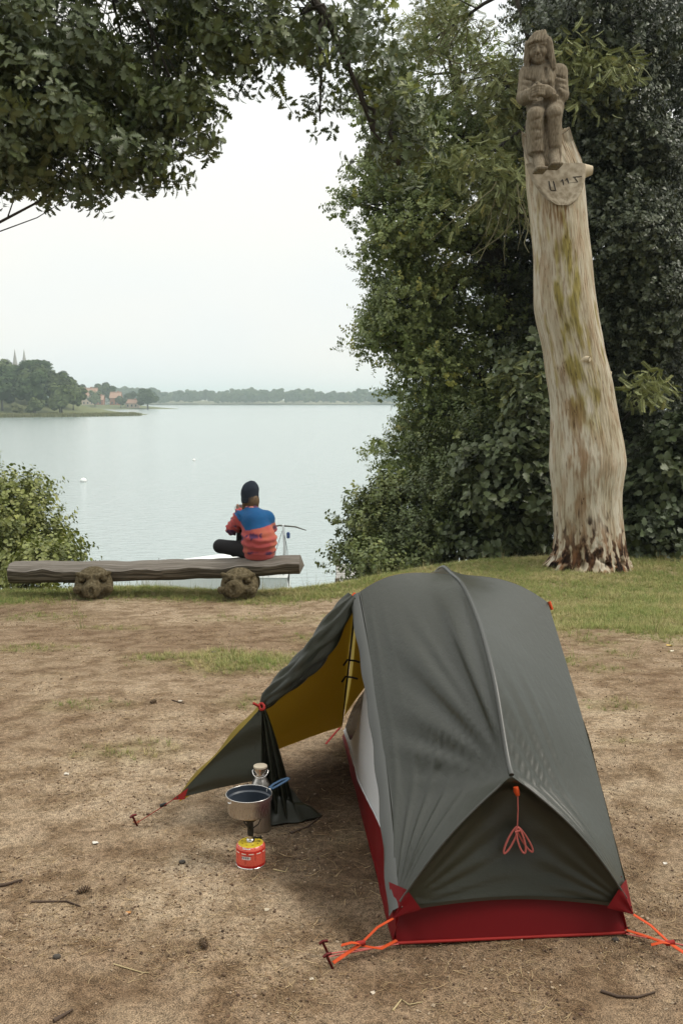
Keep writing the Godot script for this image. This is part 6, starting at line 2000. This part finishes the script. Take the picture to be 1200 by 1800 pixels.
# ---------------------------------------------------------------- boats, buoys, the far shores
func build_boats() -> void:
	var white := mat(lin(0.72, 0.73, 0.71), 0.4, {"spec": 0.5})
	var dull := mat(lin(0.5, 0.52, 0.5), 0.6)
	var dark := mat(lin(0.03, 0.04, 0.04), 0.4)
	var alu := mat(lin(0.55, 0.57, 0.57), 0.4, {"metal": 0.8})
	var t := thing("sailing_boat", "white sailing boat with cabin and stern frame moored behind the bench", "boat", Vector3(-3.05, LAKE, -28.0))
	# hull: bow to the left
	var rows := []
	for i in 25:
		var a := i / 24.0
		var x := lerpf(-2.6, 1.55, a)
		var half := 0.78 * pow(sin(PI * 0.5 * clampf(a * 1.35 + 0.02, 0.0, 1.0)), 0.7)
		var sheer := 0.82 + 0.18 * pow(1.0 - a, 2.0)
		var row := PackedVector3Array()
		for k in 13:
			var b := k / 12.0 * 2.0 - 1.0
			var q := pow(absf(b), 0.55)
			row.append(Vector3(x - (1.0 - absf(b)) * 0.25 * (1.0 - a), lerpf(-0.25, sheer, pow(absf(b), 1.8)), half * q * signf(b)))
		rows.append(row)
	var s := Shape.new(); s.grid(rows); part("hull", s, white, t)
	s = Shape.new()
	var deck := []
	for i in 25: deck.append(PackedVector3Array([rows[i][0] + Vector3(0, -0.02, 0.01), (rows[i][0] + rows[i][12]) * 0.5 + Vector3(0, 0.03, 0), rows[i][12] + Vector3(0, -0.02, -0.01)]))
	s.grid(flipped(deck)); part("deck", s, dull, t)
	s = Shape.new(); var stern: PackedVector3Array = rows[24]
	for k in 12: s.tri(stern[k], stern[k + 1], Vector3(1.55, 0.4, 0)); 
	part("transom", s, white, t)
	s = Shape.new()
	for sd in [0, 12]:
		var pts := []
		for i in 25: pts.append(rows[i][sd] + Vector3(0, 0.01, 0))
		s.tube(pts, 0.025, 5)
	part("gunwale", s, dull, t).set_meta("kind", "stuff")
	# cabin
	var cab := []
	for q in [[-1.75, 0.05, 0.4], [-1.45, 0.38, 0.5], [-0.4, 0.52, 0.55], [0.25, 0.55, 0.55], [0.3, 0.0, 0.55]]:
		var row := PackedVector3Array()
		for k in 9:
			var b := k / 8.0 * 2.0 - 1.0
			row.append(Vector3(q[0], 0.84 + q[1] * pow(1.0 - pow(absf(b), 4.0), 0.6), b * q[2]))
		cab.append(row)
	s = Shape.new(); s.grid(cab); part("cabin", s, white, t)
	for q in [[-1.05, 0.34], [-0.3, 0.4]]:
		for sd in [-1.0, 1.0]:
			s = Shape.new(); s.box(Vector3(q[0], 1.05, sd * 0.565), Vector3(q[1], 0.13, 0.03)); part("cabin_window", s, dark, t)
	# spray hood
	var hood := []
	for q in [[0.15, 0.0], [0.3, 0.42], [0.65, 0.5], [1.15, 0.42]]:
		var row := PackedVector3Array()
		for k in 9:
			var b := k / 8.0 * 2.0 - 1.0
			row.append(Vector3(q[0], 1.3 + q[1] * sqrt(maxf(0.0, 1.0 - b * b * 0.8)) - 0.25 * absf(b), b * 0.55))
		hood.append(row)
	s = Shape.new(); s.grid(hood); part("spray_hood", s, mat(lin(0.75, 0.76, 0.74), 0.8, {"back": lin(0.2, 0.2, 0.2)}), t)
	# stern frame carrying the lowered mast
	for z in [-0.25, 0.3]:
		s = Shape.new(); s.tube([Vector3(1.42, 0.75, z), Vector3(1.44, 1.6, z * 0.8), Vector3(1.40, 2.22, z * 0.2)], 0.028, 8); part("frame_post", s, alu, t)
	for y in [1.2, 1.6, 1.95]:
		s = Shape.new(); s.tube([Vector3(1.43, y, -0.24), Vector3(1.43, y, 0.27)], 0.016, 6); part("frame_rung", s, alu, t)
	s = Shape.new(); s.tube([Vector3(0.85, 2.14, 0.1), Vector3(1.3, 2.2, 0.0), Vector3(1.75, 2.16, 0.0), Vector3(2.05, 2.06, 0.0)], [0.02, 0.026, 0.022, 0.012], 8); part("boom", s, mat(lin(0.09, 0.085, 0.07), 0.6), t)
	s = Shape.new(); s.tube([Vector3(1.41, 2.15, 0.05), Vector3(1.2, 1.5, 0.3), Vector3(1.15, 0.9, 0.45)], 0.008, 5); s.tube([Vector3(1.41, 2.1, 0.05), Vector3(1.52, 1.5, 0.1), Vector3(1.53, 0.85, 0.2)], 0.008, 5); part("rigging", s, dark, t).set_meta("kind", "stuff")
	s = Shape.new(); s.lathe([[0.02, 1.85], [0.05, 1.87], [0.05, 2.0], [0.03, 2.03], [0.0, 2.03]], 10, Vector3(1.55, 0, 0.15)); part("fender", s, mat(lin(0.03, 0.06, 0.16), 0.5), t)
	for i in 7:
		var a: Vector3 = rows[3 + i * 3][12]
		s = Shape.new(); s.tube([a, a + Vector3(0, 0.36, 0)], 0.012, 5); part("rail_post", s, alu, t)
	for y in [0.17, 0.35]:
		var pts := []
		for i in 7: pts.append(rows[3 + i * 3][12] + Vector3(0, y, 0))
		s = Shape.new(); s.tube(pts, 0.009, 5); part("guard_rail", s, alu, t)
	# open dinghy with a blue cover
	t = thing("dinghy", "small white dinghy with a blue cover at the jetty", "boat", Vector3(-0.72, LAKE, -24.0), 0.2)
	rows = []
	for i in 17:
		var a := i / 16.0
		var half := 0.55 * pow(sin(PI * 0.5 * clampf((1.0 - a) * 1.7 + 0.03, 0.0, 1.0)), 0.7)
		var row := PackedVector3Array()
		for k in 11:
			var b := k / 10.0 * 2.0 - 1.0
			row.append(Vector3(lerpf(-1.1, 1.3, a), lerpf(-0.1, 0.62 + 0.1 * a, pow(absf(b), 1.6)), half * pow(absf(b), 0.6) * signf(b)))
		rows.append(row)
	s = Shape.new(); s.grid(rows); part("hull", s, white, t)
	s = Shape.new()
	for k in 10: s.tri(rows[0][k + 1], rows[0][k], Vector3(-1.1, 0.3, 0))
	part("transom", s, white, t)
	var cover := []
	for i in 15:
		var a := 0.2 + 0.8 * i / 14.0
		var j := mini(16, int(a * 16))
		var row := PackedVector3Array()
		for k in 9:
			var b := k / 8.0
			row.append(rows[j][0].lerp(rows[j][10], b) + Vector3(0, 0.015 + 0.16 * sin(PI * b) * sin(PI * clampf(a, 0, 0.95)) + 0.01 * sin(k * 2.0 + i), 0))
		cover.append(row)
	s = Shape.new(); s.grid(flipped(cover)); part("cover", s, mat(lin(0.3, 0.42, 0.52), 0.6), t)
	s = Shape.new(); s.box(Vector3(-0.8, 0.5, 0), Vector3(0.28, 0.06, 0.85)); part("bench_seat", s, mat(lin(0.5, 0.42, 0.3), 0.7), t)
	# jetty
	t = thing("jetty", "grey plank jetty on posts reaching into the lake", "jetty", Vector3(0.35, LAKE, -24.5))
	for i in 60:
		s = Shape.new(); s.box(Vector3(0, 0.66 + 0.008 * sin(i * 2.3), lerpf(6.0, -6.0, i / 59.0)), Vector3(1.0 + 0.03 * sin(i * 1.7), 0.035, 0.185)); part("plank", s, mat(lin(0.3, 0.29, 0.27), 0.9) if i == 0 else t.get_node("plank").material_override, t)
	for z in [-5.6, -2.0, 1.6, 5.0]:
		for x in [-0.46, 0.46]:
			s = Shape.new(); s.tube([Vector3(x, -1.2, z), Vector3(x, 0.95, z)], 0.07, 10); part("post", s, mat(lin(0.12, 0.1, 0.08), 0.9), t)
	for x in [-0.46, 0.46]:
		s = Shape.new(); s.box(Vector3(x, 0.6, 0), Vector3(0.06, 0.1, 12.0)); part("beam", s, mat(lin(0.2, 0.18, 0.15), 0.9), t)
	# buoys
	for q in [[147, 847, 0.23, "larger white mooring buoy off the leafy bush"], [341, 810, 0.16, "tiny white mooring buoy far out on the open lake"]]:
		var d := spot(q[0], q[1], -60.0)
		var k: float = (EYE.y - LAKE) / (EYE.y - d.y)
		var p := EYE + (d - EYE) * k
		var b := thing("mooring_buoy", q[3], "buoy", Vector3(p.x, LAKE, p.z))
		s = Shape.new(); s.lathe([[0.0, -0.5 * q[2]], [q[2] * 0.7, -0.35 * q[2]], [q[2], 0.25 * q[2]], [q[2] * 0.95, 0.6 * q[2]], [q[2] * 0.7, q[2]], [q[2] * 0.3, 1.2 * q[2]], [0.0, 1.25 * q[2]]], 20); part("float", s, white, b)
		s = Shape.new(); s.lathe([[0.04, q[2] * 1.2], [0.05, q[2] * 1.3], [0.05, q[2] * 1.45], [0.0, q[2] * 1.48]], 10); part("eye_bolt", s, dull, b)

func far_crown(seed_: int, wide: float, tall: float) -> Shape:      # a round broadleaf crown of many small leaf clumps
	var r := RandomNumberGenerator.new(); r.seed = seed_
	var s := Shape.new()
	var lobes := [[Vector3(0, tall * 0.55, 0), Vector3(wide * 0.4, tall * 0.36, wide * 0.4)]]
	for i in 9:
		var a := TAU * i / 9.0 + r.randf() * 0.6
		var h := r.randf_range(0.25, 0.85)
		var w := wide * 0.34 * sqrt(maxf(0.1, 1.0 - pow(absf(h - 0.45) * 1.5, 2.0)))
		lobes.append([Vector3(cos(a) * w, tall * h, sin(a) * w), Vector3.ONE * wide * r.randf_range(0.14, 0.22)])
	for q in lobes:
		var n := 34 if q[1].x > wide * 0.3 else 26
		var rr: Vector3 = q[1]
		for i in n * 4:
			var d := Vector3(r.randfn(), r.randfn(), r.randfn()).normalized()
			if d.y < -0.3: d.y = -d.y
			var p: Vector3 = q[0] + d * rr * r.randf_range(0.86, 1.08)
			var g := r.randf_range(0.75, 1.2)
			s.tint = Color(g, g, g * 0.95)
			var e := (Vector3.UP * 0.6 + d + Vector3(r.randf_range(-0.6, 0.6), r.randf_range(-0.4, 0.4), r.randf_range(-0.6, 0.6))).normalized()
			var u := e.cross(Vector3(0.3, 0.2, 1)).normalized()
			var w := e.cross(u)
			var sz := wide * r.randf_range(0.035, 0.065)
			s.quad(p - u * sz, p + w * sz * 0.8 + e * sz * 0.2, p + u * sz, p - w * sz * 0.8 + e * sz * 0.15)
		for i in 5:        # closed heart of the lobe
			for k in 7:
				var a0 := TAU * k / 7.0; var a1 := TAU * (k + 1) / 7.0
				var y0 := PI * (i / 5.0 - 0.5); var y1 := PI * ((i + 1) / 5.0 - 0.5)
				var c := 0.84
				s.tint = Color(0.8, 0.8, 0.8)
				var f := func(a: float, b: float) -> Vector3: return q[0] + rr * c * Vector3(cos(a) * cos(b), sin(b), sin(a) * cos(b))
				s.quad(f.call(a0, y0), f.call(a0, y1), f.call(a1, y1), f.call(a1, y0))
	return s

func mound(called: String, label: String, pts: Callable, m: Material) -> void:
	var s := Shape.new()
	var rows := []
	for i in 41:
		var row := PackedVector3Array()
		for k in 31: row.append(pts.call(i / 40.0, k / 30.0))
		rows.append(row)
	s.grid(rows)
	if s.n[600].y < 0.0:
		s = Shape.new(); s.grid(flipped(rows))
	tag(part(called, s, m, self), label, "land", "", "structure")

func build_far() -> void:
	var bark := mat(lin(0.07, 0.06, 0.05), 0.95)
	var lm := mat(Color.WHITE, 0.8, {"vc": true, "back": lin(0.03, 0.04, 0.01), "spec": 0.2})
	var grass := mat(lin(0.12, 0.13, 0.055), 0.95)
	var green := [Color(0.05, 0.075, 0.03), Color(0.075, 0.1, 0.038), Color(0.055, 0.07, 0.032), Color(0.1, 0.125, 0.05)]
	var crowns := []
	for i in 4: crowns.append(far_crown(300 + i, 10.0, 12.0))
	# tinted copies of the crown meshes
	var tinted := func(k: int, c: Color) -> ArrayMesh:
		var s := Shape.new()
		s.v = crowns[k].v; s.n = crowns[k].n; s.uv = crowns[k].uv; s.idx = crowns[k].idx
		for q in crowns[k].col: s.col.append(Color(q.r * c.r, q.g * c.g, q.b * c.b))
		return s.mesh()
	var meshes := []
	for k in 4: meshes.append(tinted.call(k, green[k]))
	meshes.append(tinted.call(1, Color(0.16, 0.17, 0.085)))
	var trunk := Shape.new()
	trunk.tube([Vector3(0, -1.5, 0), Vector3(0.1, 2, 0), Vector3(0, 6, 0)], [0.45, 0.32, 0.15], 7)
	var trunk_mesh := trunk.mesh()
	var tree := func(called: String, label: String, group: String, at: Vector3, k: int, wide: float, tall: float) -> void:
		var t := thing(called, label, "tree", at, rng.randf() * TAU, group)
		var c := part("crown", meshes[k], lm, t)
		c.scale = Vector3(wide / 10.0, tall / 12.0, wide / 10.0)
		var b := part("trunk", trunk_mesh, bark, t)
		b.scale = Vector3(wide / 10.0, tall / 12.0, wide / 10.0)
	# wooded headland with a reed fringe
	var head_y := func(x: float, z: float) -> float:
		var d := Vector2((x + 150.0) / 66.0, (z + 400.0) / 62.0).length()
		return LAKE - 0.6 + 7.5 * smoothstep(1.05, 0.25, d) + 1.0 * smoothstep(1.2, 1.0, d)
	mound("headland", "low wooded headland with a grassy shore", func(a: float, b: float) -> Vector3:
		var x := lerpf(-235, -66, a); var z := lerpf(-325, -480, b)
		return Vector3(x, head_y.call(x, z), z), grass)
	var n := 0
	for i in 400:
		if n >= 52: break
		var x := rnd(-205, -88)
		var z := rnd(-355, -430)
		var px := 600.0 + FOCAL * x / -z
		if px > 142 or px < -140: continue
		if (z > -372 and rng.randf() < 0.5): continue
		var tall := rnd(13, 17) * (1.0 - 0.5 * smoothstep(70.0, 150.0, px))
		tree.call("broadleaf_tree", "broad round tree in the wood on the headland below the spires", "trees on the headland", Vector3(x, head_y.call(x, z), z), rng.randi() % 4, tall * rnd(0.75, 1.0), tall)
		n += 1
	tree.call("pale_willow", "pale round willow at the reed edge of the headland", "", Vector3((32.0 - 600) / FOCAL * 345, LAKE + 0.4, -345), 4, 4.6, 4.6)
	tree.call("shore_bush", "dark low bush beside the pale willow on the headland", "", Vector3((66.0 - 600) / FOCAL * 348, LAKE + 0.4, -348), 3, 7.0, 6.5)
	var reeds := []; var cols := []
	for i in 2600:
		var f := rng.randf()
		var z := -331.0 - 46.0 * pow(f, 3.0) - rnd(0, 7)
		var x := lerpf(-150, -78, f) + rnd(-2, 2)
		reeds.append(Transform3D(facing(Vector3(rnd(-0.15, 0.15), 1, rnd(-0.15, 0.15)), rng.randf() * TAU, rnd(1.0, 1.7)), Vector3(x, LAKE - 0.1, z)))
		cols.append(Color(0.17, 0.18, 0.075).lerp(Color(0.23, 0.215, 0.11), rng.randf()))
	tag(many("reed_bed", tuft_mesh(77, 14, 1.3, 0.3, 0.05), lm, reeds, cols, self), "pale reed belt along the shore of the headland", "reeds", "", "stuff")
	# the village point
	var pt_y := func(x: float, z: float) -> float:
		var d := Vector2((x + 185.0) / 70.0, (z + 690.0) / 42.0).length()
		return LAKE - 0.6 + 2.6 * smoothstep(1.05, 0.5, d) + 0.8 * smoothstep(1.15, 1.0, d)
	mound("village_point", "low grassy point with houses", func(a: float, b: float) -> Vector3:
		var x := lerpf(-265, -108, a); var z := lerpf(-640, -740, b)
		return Vector3(x, pt_y.call(x, z), z), grass)
	var row_of := [[262, 15.5, 13.5, 0, "large round tree at the tip of the village point"], [215, 8.0, 8.5, 2, "small dark tree between the village houses"], [182, 14.0, 15.5, 1, "tall tree beside the large village house"], [170, 9.0, 11.0, 3, "lighter tree in front of the large village house"], [197, 9.0, 13.0, 0, "dark narrow tree behind the small village house"], [232, 9.0, 10.0, 2, "tree behind the orange roofed boathouse"], [250, 9.0, 9.0, 3, "light green tree behind the boathouse"], [140, 13.0, 15.0, 2, "dark tree at the landward end of the village"]]
	for q in row_of:
		var zz: float = -662.0 if q[0] in [262, 215, 170] else -700.0
		var x: float = (q[0] - 600.0) / FOCAL * -zz
		tree.call("village_tree", q[4], "", Vector3(x, pt_y.call(x, zz), zz), q[3], q[1], q[2])
	var wall := mat(lin(0.5, 0.4, 0.32), 0.9); var brick := mat(lin(0.33, 0.15, 0.1), 0.9); var tile := mat(lin(0.33, 0.2, 0.145), 0.85); var glass := mat(lin(0.05, 0.06, 0.07), 0.3); var stone := mat(lin(0.27, 0.25, 0.225), 0.9)
	var house := func(label: String, px: float, z: float, w: float, h: float, d: float, rf: float, wm: Material) -> void:
		var x: float = (px - 600.0) / FOCAL * -z
		var t := thing("house", label, "house", Vector3(x, pt_y.call(x, z) - 0.3, z))
		var s := Shape.new(); s.box(Vector3(0, h * 0.5, 0), Vector3(w, h, d))
		for e in [-1.0, 1.0]:
			var a := Vector3(e * w * 0.5, h, -d * 0.5); var b := Vector3(e * w * 0.5, h, d * 0.5); var c := Vector3(e * w * 0.5, h + rf, 0)
			if e > 0: s.tri(a, c, b)
			else: s.tri(a, b, c)
		part("wall", s, wm, t)
		s = Shape.new()
		for e in [-1.0, 1.0]:
			var run := Vector3(0, -rf, e * d * 0.5)
			s.box(Vector3(0, h + rf * 0.5 + 0.15, e * d * 0.25), Vector3(w + 0.8, 0.25, run.length() + 0.9), Basis(Vector3.RIGHT, e * atan2(rf, d * 0.5)))
		var roof := part("roof", s, tile, t)
		s = Shape.new(); s.box(Vector3(w * 0.2, h + rf + 0.3, 0), Vector3(0.8, 1.6, 0.8)); part("chimney", s, brick, roof)
		for i in int(w / 2.6):
			for f in int(h / 2.7):
				s = Shape.new(); s.box(Vector3(-w * 0.5 + 1.5 + i * 2.6, 1.6 + f * 2.8, d * 0.5 + 0.04), Vector3(1.0, 1.4, 0.1))
				var win := part("window", s, glass, t)
				s = Shape.new(); s.box(Vector3(-w * 0.5 + 1.5 + i * 2.6, 0.8 + f * 2.8, d * 0.5 + 0.12), Vector3(1.3, 0.12, 0.24)); part("sill", s, wall, win)
	house.call("large pale house with wide red roof among the village trees", 156, -695, 15.0, 6.5, 10.0, 5.0, wall)
	house.call("small brick house beside the tall village tree", 207, -680, 7.0, 5.0, 7.0, 3.6, brick)
	house.call("low boathouse with orange roof near the tip of the point", 236, -668, 8.5, 3.0, 6.0, 2.4, wall)
	house.call("plain brick house with red roof nearest the headland wood", 178, -676, 6.0, 3.6, 6.0, 2.8, brick)
	# church with twin spires on the hill behind the wood
	var cz := -640.0
	var church := thing("church", "church with twin pointed stone spires above the headland wood", "church", Vector3((41.0 - 600.0) / FOCAL * 640.0, LAKE, cz))
	var s := Shape.new()
	s.box(Vector3(0, 13, -9), Vector3(9, 26, 16)); part("nave", s, stone, church)
	for e in [-1.0, 1.0]:
		var c := Vector3(e * 2.95, 0, 0)
		s = Shape.new(); s.box(c + Vector3(0, 13.7, 0), Vector3(3.4, 27.4, 3.4)); var tw := part("tower", s, stone, church)
		s = Shape.new()
		var hy := 28.6; var top := 38.5
		for k in 8:
			var a0 := TAU * (k + 0.5) / 8.0; var a1 := TAU * (k + 1.5) / 8.0
			s.tri(c + Vector3(cos(a1) * 1.7, hy - 1.4, sin(a1) * 1.7), c + Vector3(0, top, 0), c + Vector3(cos(a0) * 1.7, hy - 1.4, sin(a0) * 1.7))
		part("spire", s, stone, church)
		for k in 4:
			var a := TAU * (k + 0.5) / 4.0
			s = Shape.new(); s.tube([c + Vector3(cos(a) * 2.1, 27.0, sin(a) * 2.1), c + Vector3(cos(a) * 2.1, 29.6, sin(a) * 2.1)], [0.35, 0.03], 5); part("pinnacle", s, stone, tw)
	# far shore
	mound("far_shore", "low far shore of the lake", func(a: float, b: float) -> Vector3:
		return Vector3(lerpf(-620, 700, a), LAKE - 0.5 + 1.6 * smoothstep(0.0, 0.25, b) + 5.0 * smoothstep(0.2, 1.0, b), lerpf(-1262, -1420, b)), mat(lin(0.2, 0.19, 0.12), 0.95))
	var lists := [[], [], [], []]
	for i in 620:
		var x := rnd(-600, 680)
		var dz := pow(rng.randf(), 1.4)
		var z := -1272.0 - 110.0 * dz
		var tall := rnd(12, 19) + 5.0 * noise_b.get_noise_1d(x * 1.2)
		var k := rng.randi() % 4
		lists[k].append(Transform3D(Basis(Vector3.UP, rng.randf() * TAU).scaled_local(Vector3(tall / 11.0, tall / 12.0, tall / 11.0)), Vector3(x, LAKE + 0.2 + 5.0 * dz, z)))
	var wood := Node3D.new()
	wood.name = "far_wood"
	add_child(wood)
	tag(wood, "long belt of broadleaf forest along the far shore", "forest", "", "stuff")
	for k in 4: many("crowns", meshes[k], lm, lists[k], [], wood)

func _ready() -> void:
	rng.seed = 7
	noise_a.seed = 3; noise_a.frequency = 0.01; noise_a.fractal_octaves = 4
	noise_b.seed = 9; noise_b.frequency = 0.01; noise_b.fractal_octaves = 3
	build_light()
	build_ground()
	build_lake()
	build_tent()
	build_cooking()
	build_bench()
	build_sitter()
	build_carving()
	build_boats()
	build_far()
	build_trees()
	build_oak()
	build_pines()
	build_litter()
